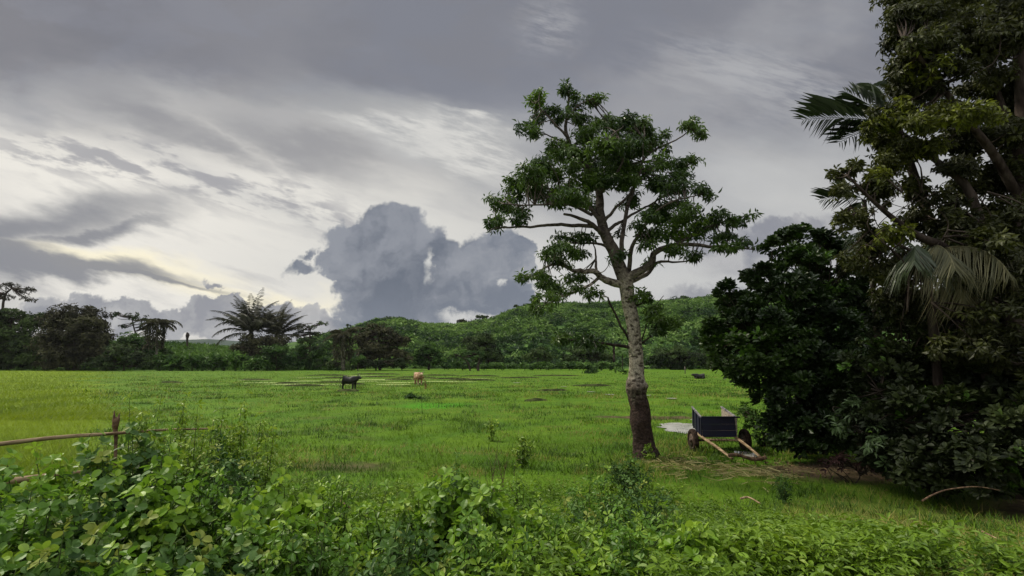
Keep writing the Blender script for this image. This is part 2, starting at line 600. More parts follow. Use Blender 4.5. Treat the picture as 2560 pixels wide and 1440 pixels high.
def polar_hill(name, prof, D0, D1, mat, drop=1.6, amp=2.0, az_n=200, r_n=40, seed=1, floor=-1.0):
    """terrain rising from depth D0 to a ridge at D1, profile in photo pixels"""
    pxs = np.array([p[0] for p in prof], float)
    els = []
    for p in prof:
        d = pdir(p[0], p[1])
        els.append(d[2] / d[1])
    azs = np.arctan((pxs - 1280) / 1280)
    a = np.linspace(azs[0], azs[-1], az_n)
    e = np.interp(a, azs, els)
    r = np.linspace(D0, D1 * drop, r_n)
    A, R = np.meshgrid(a, r)
    E = np.broadcast_to(e, A.shape)
    top = E * D1 + CAMZ
    k = np.where(R <= D1, sstep((R - D0) / (D1 - D0)) ** 0.85, 1 - 0.5 * sstep((R - D1) / (D1 * (drop - 1))))
    X, Y = R * np.tan(A), R
    n = (vnoise(X, Y, 35, seed, 4) - 0.5) * amp * np.clip(k * 3, 0, 1) * np.clip(np.abs(R - D1) / (D1 * .15), 0.15, 1)
    Z = floor + (top - floor) * k + n
    mb = MB()
    v = np.stack([X, Y, Z], -1).reshape(-1, 3)
    i = np.arange(r_n - 1)[:, None] * az_n
    j = np.arange(az_n - 1)[None]
    q = np.stack([i + j, i + j + 1, i + az_n + j + 1, i + az_n + j], -1).reshape(-1, 4)
    mb.add(v, q)
    tag(mb.build(name, mat, smooth=True), kind='structure')

    def height(x, y):
        rr = y
        aa = np.arctan2(x, y)
        tp = np.interp(aa, azs, els) * D1 + CAMZ
        kk = np.where(rr <= D1, sstep((rr - D0) / (D1 - D0)) ** 0.85, 1 - 0.5 * sstep((rr - D1) / (D1 * (drop - 1))))
        nn = (vnoise(x, y, 35, seed, 4) - 0.5) * amp * np.clip(kk * 3, 0, 1) * np.clip(np.abs(rr - D1) / (D1 * .15), 0.15, 1)
        return floor + (tp - floor) * kk + nn
    return height, azs[0], azs[-1]


M_hill = noise_mat('hill scrub', (0.018, 0.045, 0.008), (0.055, 0.110, 0.020), 0.12, 0.9, 0.1, 0.6, 1.5)
M_far = noise_mat('far hill', (0.022, 0.035, 0.030), (0.040, 0.060, 0.045), 0.02, 0.95, 0.05, 0.3, 4)
HILL = [(560, 875), (700, 862), (800, 846), (880, 826), (940, 806), (1000, 804), (1060, 818), (1140, 817), (1230, 806), (1280, 786), (1340, 768),
        (1420, 767), (1500, 768), (1640, 765), (1740, 757), (1800, 752), (2000, 745), (2300, 760), (3000, 800), (4200, 860)]
hillH, ha0, ha1 = polar_hill('hill', HILL, 135, 330, M_hill, amp=5.0, az_n=420, r_n=70, seed=21)
RISE = [(-400, 850), (0, 850), (250, 858), (400, 862), (560, 872), (700, 886), (860, 893)]
riseH, ra0, ra1 = polar_hill('green_rise', RISE, 128, 205, M_hill, amp=1.2, az_n=160, r_n=30, seed=5)
FAR = [(-900, 850), (300, 853), (450, 850), (520, 848), (600, 853), (680, 850), (760, 856), (1000, 850), (3500, 850)]
polar_hill('far_hills', FAR, 900, 1500, M_far, amp=12, az_n=240, r_n=24, seed=9)

# ------------------------------------------------------------------ leaf and bark materials
L_hero = leaf_mat('leaf hero', (0.018, 0.044, 0.007), (0.080, 0.140, 0.015), (0.17, 0.28, 0.02), 0.42, 0.45, 0.30)
L_gloss = leaf_mat('leaf glossy', (0.012, 0.026, 0.006), (0.034, 0.066, 0.010), (0.09, 0.19, 0.02), 0.42, 0.32, 0.15)
L_over = leaf_mat('leaf overhang', (0.022, 0.026, 0.006), (0.062, 0.072, 0.012), (0.16, 0.19, 0.015), 0.5, 0.3, 0.30)
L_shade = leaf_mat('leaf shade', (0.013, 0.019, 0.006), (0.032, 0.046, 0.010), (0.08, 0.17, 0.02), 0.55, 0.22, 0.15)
L_palm = leaf_mat('leaf palm', (0.022, 0.036, 0.014), (0.060, 0.085, 0.030), (0.16, 0.14, 0.05), 0.45, 0.4, 0.2)
L_dead = leaf_mat('leaf dry palm', (0.040, 0.045, 0.020), (0.12, 0.11, 0.050), (0.28, 0.23, 0.12), 0.6, 0.3, 0.15)
L_dark = leaf_mat('leaf dark far', (0.014, 0.026, 0.008), (0.055, 0.088, 0.022), None, 0.7, 0.15, 0.15)
L_brown = leaf_mat('leaf brown far', (0.024, 0.023, 0.014), (0.066, 0.066, 0.030), None, 0.7, 0.15, 0.15)
L_mid = leaf_mat('leaf mid far', (0.015, 0.042, 0.009), (0.062, 0.125, 0.022), (0.10, 0.19, 0.03), 0.65, 0.2, 0.25)
L_light = leaf_mat('leaf light far', (0.020, 0.055, 0.010), (0.070, 0.135, 0.024), (0.11, 0.20, 0.04), 0.6, 0.25, 0.3)
L_scrub = leaf_mat('leaf hill scrub', (0.015, 0.042, 0.010), (0.105, 0.195, 0.036), (0.20, 0.30, 0.08), 0.6, 0.25, 0.25)
L_weed = leaf_mat('leaf weed', (0.030, 0.076, 0.005), (0.130, 0.220, 0.012), (0.23, 0.32, 0.03), 0.5, 0.3, 0.35)
L_shrubb = leaf_mat('leaf shrub fresh', (0.040, 0.100, 0.008), (0.135, 0.250, 0.016), (0.22, 0.34, 0.03), 0.45, 0.3, 0.38)
L_shrubc = leaf_mat('leaf shrub dull', (0.022, 0.060, 0.012), (0.070, 0.140, 0.026), (0.20, 0.24, 0.04), 0.55, 0.25, 0.3)
L_shrub = leaf_mat('leaf shrub', (0.030, 0.085, 0.008), (0.100, 0.205, 0.018), (0.20, 0.31, 0.03), 0.48, 0.3, 0.35)
L_grass = leaf_mat('grass blade', (0.034, 0.076, 0.004), (0.094, 0.172, 0.006), (0.25, 0.21, 0.06), 0.6, 0.2, 0.35)
L_rice = leaf_mat('rice blade', (0.095, 0.148, 0.003), (0.155, 0.215, 0.004), (0.20, 0.26, 0.006), 0.6, 0.2, 0.4)
B_dark = noise_mat('bark dark', (0.020, 0.014, 0.011), (0.055, 0.042, 0.034), 5, 0.9, 0.15, 0.8, 0.05, (1, 1, 0.3))
B_pale = noise_mat('bark pale', (0.09, 0.08, 0.065), (0.24, 0.215, 0.18), 3, 0.9, 0.15, 0.6, 0.05, (1, 1, 0.3))
B_stem = noise_mat('green stem', (0.030, 0.055, 0.012), (0.065, 0.085, 0.024), 20, 0.7, 0.2, 0.2, 0.01)
M_wood = noise_mat('weathered pole', (0.12, 0.075, 0.040), (0.34, 0.25, 0.145), 3, 0.75, 0.25, 0.5, 0.01, (8, 0.6, 8))
M_woodd = noise_mat('old brown wood', (0.055, 0.030, 0.018), (0.15, 0.095, 0.055), 8, 0.85, 0.2, 0.6, 0.01)


def hero_bark():
    m, N = new_mat('hero bark')
    tc = N.n.new('ShaderNodeTexCoord')
    g = N.n.new('ShaderNodeNewGeometry')
    X, Y, Z = N.sep(g.outputs['Position'])
    a = N.noise(g.outputs['Position'], 2.4, 7, 0.65)
    v = N.n.new('ShaderNodeTexVoronoi')
    v.feature = 'F1'
    mp = N.n.new('ShaderNodeMapping')
    N.l.new(g.outputs['Position'], mp.inputs[0])
    mp.inputs['Scale'].default_value = (3.2, 3.2, 5.0)
    ad = N.n.new('ShaderNodeVectorMath')
    ad.operation = 'ADD'
    N.l.new(mp.outputs[0], ad.inputs[0])
    N.l.new(N.noise(g.outputs['Position'], 5, 4, 0.6, color=True), ad.inputs[1])
    N.l.new(ad.outputs[0], v.inputs['Vector'])
    v.inputs['Scale'].default_value = 1.6
    pits = N.ss(v.outputs['Distance'], 0.46, 0.24)
    fine = N.noise(g.outputs['Position'], 14, 6, 0.7)
    pale = N.mix(N.ss(fine, 0.38, 0.62), (0.17, 0.145, 0.11), (0.42, 0.37, 0.29))
    pale = N.mix(N.mul(pits, 0.85), pale, (0.035, 0.024, 0.016))
    low = N.mix(N.ss(fine, 0.38, 0.64), (0.016, 0.009, 0.007), (0.050, 0.030, 0.023))
    low = N.mix(N.ss(a, 0.60, 0.72, 0, 0.5), low, (0.14, 0.085, 0.055))
    zz = N.add(Z, N.mul(N.sub(N.noise(g.outputs['Position'], 1.1, 6, 0.7), 0.5), 2.2))
    c = N.mix(N.ss(zz, 1.6, 2.7), low, pale)
    # the limbs above the fork are smooth and dark
    c = N.mix(N.ss(zz, 5.3, 6.1, 0.0, 0.85), c, (0.05, 0.038, 0.032))
    b = N.sub(N.add(fine, N.mul(a, 0.6)), N.mul(pits, 0.8))
    return finish(m, N, c, 0.85, 0.2, bump=b, bstr=0.9, bdist=0.05)


# ------------------------------------------------------------------ crowns
def rosettes(mb, C, A, M, L, W, tmpl, tint, droop=0.4, spread=(50, 100), base_off=0.0):
    """M leaflets round every centre C with axis A"""
    n = len(C)
    A = nrm(A)
    ref = np.tile([0.3, 0.2, 1.0], (n, 1)) + rng.normal(size=(n, 3)) * 0.5
    U = nrm(np.cross(A, ref))
    Vv = np.cross(A, U)
    ph = (np.arange(M)[None] / M * 2 * math.pi + rng.random((n, 1)) * 6.28 + rng.normal(size=(n, M)) * 0.25)
    al = np.radians(rng.uniform(spread[0], spread[1], (n, M)))
    d = (A[:, None] * np.cos(al)[..., None] + (U[:, None] * np.cos(ph)[..., None] + Vv[:, None] * np.sin(ph)[..., None]) * np.sin(al)[..., None])
    d = d + np.array([0, 0, -1.0]) * droop * rng.uniform(0.5, 1.4, (n, M))[..., None]
    d = nrm(d).reshape(-1, 3)
    Lr = (L * rng.uniform(0.7, 1.2, (n, M))).ravel() if np.isscalar(L) else (np.asarray(L)[:, None] * rng.uniform(0.7, 1.2, (n, M))).ravel()
    pos = np.repeat(C, M, 0) + d * base_off * Lr[:, None]
    up = np.repeat(A, M, 0) + rng.normal(size=(n * M, 3)) * 0.35
    ti = np.clip(np.repeat(tint, M) + rng.normal(size=n * M) * 0.08, 0, 1)
    leaves(mb, pos, d, up, Lr, Lr * W, tmpl, ti)


def pads3(pads, d0, jit=0.0, dfac=1.0):
    """pads (px,py,rx,ry[,depth offset]) to centres and radii"""
    out = []
    for p in pads:
        dd = p[4] if len(p) > 4 else 0.0
        d = d0 + dd
        c = P(p[0], p[1], d)
        k = d / 1280
        out.append((c, np.array([p[2] * k, (p[2] + p[3]) * 0.5 * k * dfac, p[3] * k])))
    return out


def fill_pads(pads, dens, sub=6, subr=0.35, pw=0.5):
    """clumped points through the pads: returns points, outward axis, sub-centres"""
    Cs, As, subs = [], [], []
    for c, r in pads:
        size = (r[0] * r[1] * r[2]) ** (1 / 3)
        n = max(4, int(dens * size ** 2))
        k = max(2, int(sub * (0.5 + size)))
        sc = rball(k, pw) * 0.8
        w = rng.integers(0, k, n)
        p = sc[w] + rball(n, 0.6) * subr * rng.uniform(0.6, 1.3, (k, 1))[w]
        Cs.append(c + p * r)
        As.append(nrm(p + [0, 0, 0.5]))
        subs.append(c + sc * r)
    return np.concatenate(Cs), np.concatenate(As), np.concatenate(subs)


def tint_for(C, s=1.2, seed=0, lo=0.1, hi=0.85, young=0.04):
    t = vnoise(C[:, 0] + C[:, 1] * .3, C[:, 2] * 1.3 + C[:, 1] * .2, s, seed, 2)
    t = lo + (hi - lo) * np.clip((t - 0.2) / 0.6, 0, 1) + rng.normal(size=len(C)) * 0.10
    y = vnoise(C[:, 0] + 7, C[:, 2] + C[:, 1] * .5, s * 0.8, seed + 50, 1) > (1 - young * 2.5)
    t = np.where(y, 0.95, t)
    return np.clip(t, 0, 1)


def far_tree(name, label, cat, d, pads, trunk, mat, bark=None, leaf=0.55, dens=60, group=None, shape='rh', wide=0.55, droop=0.3,
             tr=0.25, branches=True, sub=6, subr=0.35, base=None, seed=0, lo=0.05, hi=0.85, young=0.04):
    """tree at depth d; pads and trunk polyline in photo pixels"""
    bark = bark or B_dark
    if base is None:
        b = P(trunk[0][0], trunk[0][1], d)
    else:
        b = P(trunk[0][0], trunk[0][1], d)
        b[2] = base
    root = thing(name, tuple(b), label, cat, group)
    pd = pads3(pads, d)
    C, A, subs = fill_pads(pd, dens, sub, subr)
    keep = C[:, 2] > b[2] - 0.3
    if keep.mean() > .4:
        C, A = C[keep], A[keep]
    mb = MB()
    ti = tint_for(C, max(1.0, leaf * 4), seed, lo, hi, young)
    if shape == 'rh':
        rosettes(mb, C, A, 4, leaf, wide, T_RHOMB, ti, droop, (35, 110))
    else:
        rosettes(mb, C, A, 5, leaf, wide, T_LANCE, ti, droop, (30, 100))
    mb.build('crown', mat, root, loc=b)
    tm = MB()
    tp = [P(x, y, d) for x, y in trunk]
    tp[0] = b.copy()
    tp[0][2] -= 0.3
    rad = np.linspace(tr, tr * 0.4, len(tp))
    sp, sr = smooth_path(tp, rad, 4)
    tube(tm, sp, sr, 8)
    if branches:
        for c in subs:
            i = np.argmin(np.linalg.norm(sp - c, axis=1) + np.abs(np.arange(len(sp)) - len(sp) * .8) * 0.02)
            a = sp[i]
            mid = (a + c) / 2 + rng.normal(size=3) * 0.06 * np.linalg.norm(c - a) - np.array([0, 0, 0.05]) * np.linalg.norm(c - a)
            r0 = min(tr * 0.35, 0.12 + 0.0 * tr)
            bp, br = smooth_path([a, mid, c], [r0, r0 * 0.6, r0 * 0.2], 3)
            tube(tm, bp, br, 4, cap=False)
    tm.build('trunk', bark, root, smooth=True, loc=b)
    return root


def frond(mbl, mbs, p0, az, el, L, droop=1.2, nl=34, ll=0.6, lw=0.05, tint=0.4, up_v=0.35, fold=0.25, rr=0.03, tmpl=T_STRAP, hang=0.35, sweep=0.8, roll=0.0):
    """feather frond: curved rachis and leaflets both sides"""
    n = 14
    pts = [np.array(p0, float)]
    e = el
    a = az
    for i in range(n):
        e -= droop / n * (0.4 + 1.2 * i / n)
        dd = np.array([math.sin(a) * math.cos(e), math.cos(a) * math.cos(e), math.sin(e)])
        pts.append(pts[-1] + dd * L / n)
    pts = np.array(pts)
    tube(mbs, pts, np.linspace(rr, rr * 0.25, len(pts)), 4, cap=False)
    tan = nrm(np.gradient(pts, axis=0))
    ts = np.linspace(0.12, 1.0, nl)
    ip = ts * n
    i0 = np.minimum(ip.astype(int), n - 1)
    fr = (ip - i0)[:, None]
    pos = pts[i0] * (1 - fr) + pts[i0 + 1] * fr
    tg = tan[i0]
    sdv = nrm(np.cross(tg, [0, 0, 1.0]))
    upv = np.cross(sdv, tg)
    sdv, upv = sdv * math.cos(roll) + upv * math.sin(roll), upv * math.cos(roll) - sdv * math.sin(roll)
    ln = ll * np.sin(math.pi * (0.18 + 0.74 * ts)) * rng.uniform(0.85, 1.1, nl)
    for s in (-1, 1):
        d = sdv * s + tg * sweep + upv * up_v + np.array([0, 0, -hang]) + rng.normal(size=(nl, 3)) * 0.10
        leaves(mbl, pos, d, upv + rng.normal(size=(nl, 3)) * 0.2, ln, lw, tmpl, np.clip(tint + rng.normal(size=nl) * 0.12, 0, 1))


# ------------------------------------------------------------------ hero tree
def hero_tree():
    D = 16.6
    base = P(1610, 1128, D)
    base[2] = float(gh(base[0], D)) - 0.05
    root = thing('kapok_tree', tuple(base), 'tall tree with pale pitted trunk and swollen dark foot standing in the pasture', 'tree')
    K = D / 1280
    # trunk
    outl = [(1140, 1577, 1652), (1120, 1580, 1640), (1100, 1580, 1634), (1080, 1577, 1632), (1050, 1571, 1631), (1020, 1573, 1627), (990, 1567, 1618), (970, 1561, 1617),
            (955, 1563, 1616), (940, 1569, 1613), (900, 1571, 1611), (850, 1568, 1606), (800, 1562, 1600), (760, 1553, 1592), (725, 1547, 1588), (700, 1542, 1585), (680, 1545, 1572)]
    pts = [P((l + r) / 2, y, D) for y, l, r in outl]
    rad = [(r - l) / 2 * K * .87 for y, l, r in outl]
    sp, sr = smooth_path(pts, rad, 7)
    seg = 40
    knobs = [(-2.2, 2.25, 0.30, 0.16, 0.5), (0.3, 2.1, 0.22, 0.13, 0.45), (-1.4, 2.05, 0.20, 0.15, 0.4), (3.0, 2.15, 0.28, 0.16, 0.5), (3.1, 1.2, 0.16, 0.16, 0.4),
             (0.0, 1.35, 0.12, 0.3, 0.5), (-0.9, 1.7, 0.14, 0.2, 0.4), (-1.8, 0.6, 0.08, 0.3, 0.5), (0.1, 0.3, 0.18, 0.3, 0.4), (-0.6, 0.05, 0.25, 0.25, 0.35)]

    def disp(i, a, p):
        r = np.ones(len(a))
        z = p[2]
        amp = 0.05 if z > 2.3 else 0.09
        r += (vnoise(np.cos(a) * 1.5 + 5, np.full(len(a), z * 1.6) + np.sin(a) * 1.5, 0.55, 4, 3) - 0.5) * 2 * amp
        r += (vnoise(np.cos(a) * 2 + 9, np.full(len(a), z * 2.2) + np.sin(a) * 2, 0.22, 14, 2) - 0.5) * amp
        for ka, kz, h, sz, sa in knobs:
            da = (a - ka + math.pi) % (2 * math.pi) - math.pi
            r += h * np.exp(-((z - kz) / sz) ** 2 - (da / sa) ** 2)
        if z < 0.5:
            r += 0.10 * (0.5 - z) / 0.5 * (0.6 + 0.4 * np.cos(a * 5 + 1))
        return r
    tm = MB()
    tube(tm, sp, sr, seg, disp)
    hb = hero_bark()

    def path(pix, off=None):
        o = []
        for i, q in enumerate(pix):
            t = i / max(1, len(pix) - 1)
            o.append(P(q[0], q[1], D + (off or 0) * t))
        return o
    mains = []

    def limb(pix, r0, r1, off=0.0, mb=None, seg=8):
        p = path(pix, off)
        n = len(p)
        p, r = smooth_path(p, np.linspace(r0, r1, n) * K, 5)
        wob = (np.stack([vnoise(np.arange(len(p)), np.full(len(p), s + pix[0][0]), 3.0, 8) for s in (1, 2, 3)], 1) - 0.5) * 0.10
        wob[0] = 0
        p = p + wob
        tube(mb if mb is not None else tm, p, r, seg, cap=True)
        mains.append(p)
    L = limb
    L([(1563, 705), (1546, 658), (1533, 623), (1514, 589), (1505, 559), (1499, 524), (1500, 490), (1484, 440), (1450, 400), (1425, 360), (1415, 325), (1419, 270), (1424, 228)], 18, 2.0, 0.3, seg=12)
    bm = MB()
    L([(1514, 589), (1499, 578), (1479, 561), (1450, 545), (1410, 535)], 8, 3, -0.8, bm)
    L([(1485, 566), (1438, 563), (1395, 561), (1352, 564), (1309, 567), (1266, 568), (1220, 575)], 5.5, 1.5, -1.2, bm)
    L([(1505, 556), (1477, 524), (1447, 503), (1417, 481), (1387, 473), (1330, 470), (1270, 450)], 7, 1.5, 0.8, bm)
    L([(1480, 537), (1438, 516), (1404, 509), (1340, 512), (1260, 510)], 4.5, 1.2, -1.6, bm)
    L([(1556, 712), (1525, 703), (1503, 695), (1488, 679), (1455, 678), (1430, 675), (1380, 660), (1335, 692)], 11, 1.8, -0.8, bm)
    L([(1492, 682), (1489, 655), (1488, 625), (1480, 600)], 4, 1, 0.5, bm)
    L([(1500, 694), (1470, 715), (1430, 735), (1380, 748), (1345, 778)], 4.5, 1.2, -1.4, bm)
    L([(1532, 625), (1518, 617), (1490, 610), (1460, 608), (1400, 612), (1365, 642)], 4.5, 1.2, 0.9, bm)
    L([(1560, 700), (1580, 688), (1606, 672), (1630, 656), (1637, 632), (1675, 616), (1722, 610), (1783, 619), (1843, 619), (1885, 622)], 12, 1.4, -1.0, bm)
    L([(1565, 706), (1592, 697), (1622, 680), (1645, 655), (1690, 655), (1735, 650)], 8, 1.2, 1.2, bm)
    L([(1675, 616), (1730, 590), (1790, 560), (1850, 548)], 4, 1.0, -0.5, bm)
    L([(1550, 650), (1554, 623), (1559, 580), (1569, 516), (1585, 473), (1606, 404), (1640, 372), (1690, 352), (1728, 322)], 7, 1.3, 0.6, bm)
    L([(1572, 680), (1580, 619), (1593, 593), (1610, 567), (1640, 530), (1690, 500), (1745, 487)], 6, 1.2, -1.5, bm)
    L([(1516, 580), (1540, 560), (1559, 550), (1593, 529), (1628, 511), (1680, 470), (1725, 408)], 5, 1.2, 1.2, bm)
    L([(1509, 560), (1520, 540), (1542, 516), (1567, 494), (1600, 440), (1610, 350)], 5, 1.2, -0.8, bm)
    L([(1500, 490), (1520, 455), (1545, 430), (1560, 380), (1540, 330)], 5, 1.2, -1.4, bm)
    L([(1420, 345), (1404, 326), (1361, 283), (1344, 253)], 4, 1.0, -0.5, bm)
    L([(1420, 300), (1440, 270), (1480, 245)], 2.5, 1.0, -0.4, bm)
    L([(1430, 365), (1385, 345), (1335, 325)], 3.0, 1.0, 0.6, bm)
    dm = MB()
    # low side shoots off the trunk: a bare pole, a broken horizontal limb, thin green shoots
    L([(1572, 850), (1556, 820), (1540, 790), (1528, 765), (1519, 745)], 3.2, 2.2, -0.5, dm)
    L([(1570, 868), (1540, 862), (1500, 858), (1455, 850), (1410, 852), (1385, 852)], 4.2, 1.2, -0.7, dm)
    L([(1533, 862), (1534, 885), (1533, 906)], 3.0, 2.2, -0.7, dm)
    L([(1605, 858), (1632, 835), (1660, 815), (1690, 800)], 2.6, 0.9, -0.9, dm)
    L([(1604, 850), (1618, 800), (1640, 765), (1658, 738)], 2.0, 0.8, -0.4, dm)
    L([(1585, 762), (1600, 760), (1615, 752), (1625, 735)], 3.0, 1.0, -0.3, dm)
    pads = [(1345, 243, 34, 24, .3), (1372, 272, 26, 16, -.2), (1328, 318, 34, 26, -.3), (1350, 295, 24, 14, .4), (1425, 222, 34, 20, 0), (1480, 240, 34, 17, -.3), (1445, 262, 26, 12, 0),
            (1440, 300, 55, 22, .2), (1475, 332, 50, 24, -.4), (1380, 372, 40, 20, .2), (1420, 388, 62, 26, -.2), (1530, 330, 38, 28, .5),
            (1595, 322, 50, 28, 0), (1640, 352, 38, 30, .4), (1560, 372, 80, 36, -.5), (1520, 395, 60, 26, .8), (1490, 425, 80, 24, -.7), (1385, 428, 64, 24, .4), (1300, 452, 50, 20, .3),
            (1345, 470, 70, 22, -.6), (1440, 462, 60, 22, .6), (1255, 500, 40, 18, -.6), (1238, 555, 38, 17, -1.1), (1300, 545, 34, 14, -1.0), (1290, 480, 40, 18, .5),
            (1385, 498, 44, 18, 1.0), (1530, 450, 60, 20, -.9), (1600, 425, 50, 22, .3), (1575, 455, 44, 16, -.4), (1730, 312, 34, 18, .6), (1745, 335, 24, 12, .8),
            (1722, 402, 40, 15, 1.0), (1692, 420, 28, 14, 1.2), (1640, 455, 52, 24, .2), (1690, 472, 48, 26, -.6), (1745, 482, 38, 18, -1.3), (1580, 500, 34, 18, .8), (1660, 515, 52, 28, .6),
            (1715, 535, 52, 28, -.8), (1700, 575, 62, 24, .2), (1640, 580, 44, 20, -.9), (1790, 545, 40, 20, -.8), (1842, 550, 38, 18, -.8), (1860, 608, 30, 13, -1.0), (1805, 590, 40, 16, -.5),
            (1735, 640, 28, 14, 1.0), (1690, 620, 40, 14, -1.0), (1425, 592, 44, 12, .6), (1470, 592, 34, 12, .2), (1372, 632, 42, 16, .8), (1400, 655, 40, 13, -.7), (1340, 686, 38, 13, -.8), (1310, 690, 24, 10, -.8),
            (1450, 640, 30, 12, .8), (1430, 720, 50, 14, -1.0), (1372, 742, 40, 13, -1.3), (1482, 735, 34, 12, -.5), (1352, 774, 28, 12, -1.4), (1600, 735, 26, 22, -.3), (1625, 655, 20, 10, .6),
            (1545, 640, 24, 12, -.8), (1440, 500, 34, 14, -.8), (1618, 615, 28, 12, -1.2), (1590, 560, 24, 12, -1.2), (1450, 842, 52, 16, -.7), (1480, 868, 34, 12, -.7), (1400, 846, 24, 9, -.7),
            (1680, 800, 46, 20, -.9), (1330, 440, 50, 24, -1.4), (1460, 400, 60, 26, 1.4), (1520, 360, 60, 28, -1.5), (1600, 370, 50, 26, 1.3), (1420, 490, 60, 22, -1.5), (1500, 450, 50, 22, 1.5), (1360, 400, 40, 20, -.8), (1650, 410, 40, 22, -1.2), (1550, 420, 60, 26, 0.2), (1470, 505, 40, 16, 1.6), (1290, 520, 44, 16, .9), (1400, 620, 50, 18, -1.4), (1360, 710, 50, 14, .8), (1440, 690, 40, 14, 1.2), (1660, 545, 50, 24, 1.5), (1760, 570, 50, 20, 1.2), (1610, 540, 36, 18, -1.6), (1800, 620, 44, 14, -1.6), (1700, 440, 34, 18, -.4), (1560, 310, 40, 22, -.6), (1500, 300, 40, 20, .8), (1640, 780, 28, 20, -.5), (1650, 826, 30, 14, -.9), (1545, 580, 16, 8, 1)]
    pd = pads3(pads, D, dfac=1.5)
    pd = [(c, r * 1.12) for c, r in pd]
    C, A, subs = fill_pads([(c, r * [1.06, 1, .90]) for c, r in pd], 205, 7, 0.44)
    allp = np.concatenate(mains)
    for c in subs:
        dd = np.linalg.norm(allp - c, axis=1)
        cand = np.where(dd > 0.05)[0]
        i = cand[np.argmin(dd[cand])]
        a = allp[i]
        l = dd[i]
        mid = (a + c) / 2 + rng.normal(size=3) * 0.08 * l + np.array([0, 0, -0.04 * l])
        p, r = smooth_path([a, mid, c], [min(0.035, 0.012 + l * .012), 0.014, 0.006], 3)
        tube(bm, p, r, 5, cap=False)
    lm = MB()
    tp = [P(1345, 240, D), P(1722, 402, D), P(1700, 570, D), P(1740, 545, D), P(1310, 690, D), P(1400, 470, D)]
    ti = tint_for(C, 1.0, 5, 0.1, 0.75, 0.0)
    for q in tp:
        dq = np.linalg.norm((C - q) * [1, .5, 1], axis=1)
        ti = np.where((dq < 0.42) & (rng.random(len(C)) < 0.75), 0.93, ti)
    rosettes(lm, C, A + rng.normal(size=A.shape) * .5 + [0, 0, .3], 8, 0.19, 0.32, T_LAN4, ti, 0.45, (45, 110), 0.25)
    tm.build('trunk', hb, root, smooth=True, loc=base)
    bm.build('branches', hb, root, smooth=True, loc=base)
    dm.build('dead_limbs', B_dark, root, smooth=True, loc=base)
    lm.build('crown', L_hero, root, loc=base)
    # a small vine at the foot
    vb = P(1621, 1128, D - 0.62)
    vb[2] = float(gh(vb[0], vb[1]))
    vr = thing('climbing_plant', tuple(vb), 'small leafy climber clinging to the dark foot of the pale-trunked tree', 'plant')
    vl, vs = MB(), MB()
    pts = [vb, vb + [0, .06, .2], vb + [-.03, .10, .45]]
    tube(vs, pts, [0.012, 0.01, 0.006], 5)
    c = vb + np.stack([rng.normal(size=40) * .07, rng.normal(size=40) * .03, rng.uniform(0, .5, 40)], 1)
    rosettes(vl, c, rng.normal(size=(40, 3)) + [0, -1, .3], 3, 0.08, 0.6, T_OBOV, rng.uniform(.3, .9, 40), .3)
    vs.build('stem', B_stem, vr, loc=vb)
    vl.build('leaf_cluster', L_weed, vr, loc=vb)


hero_tree()


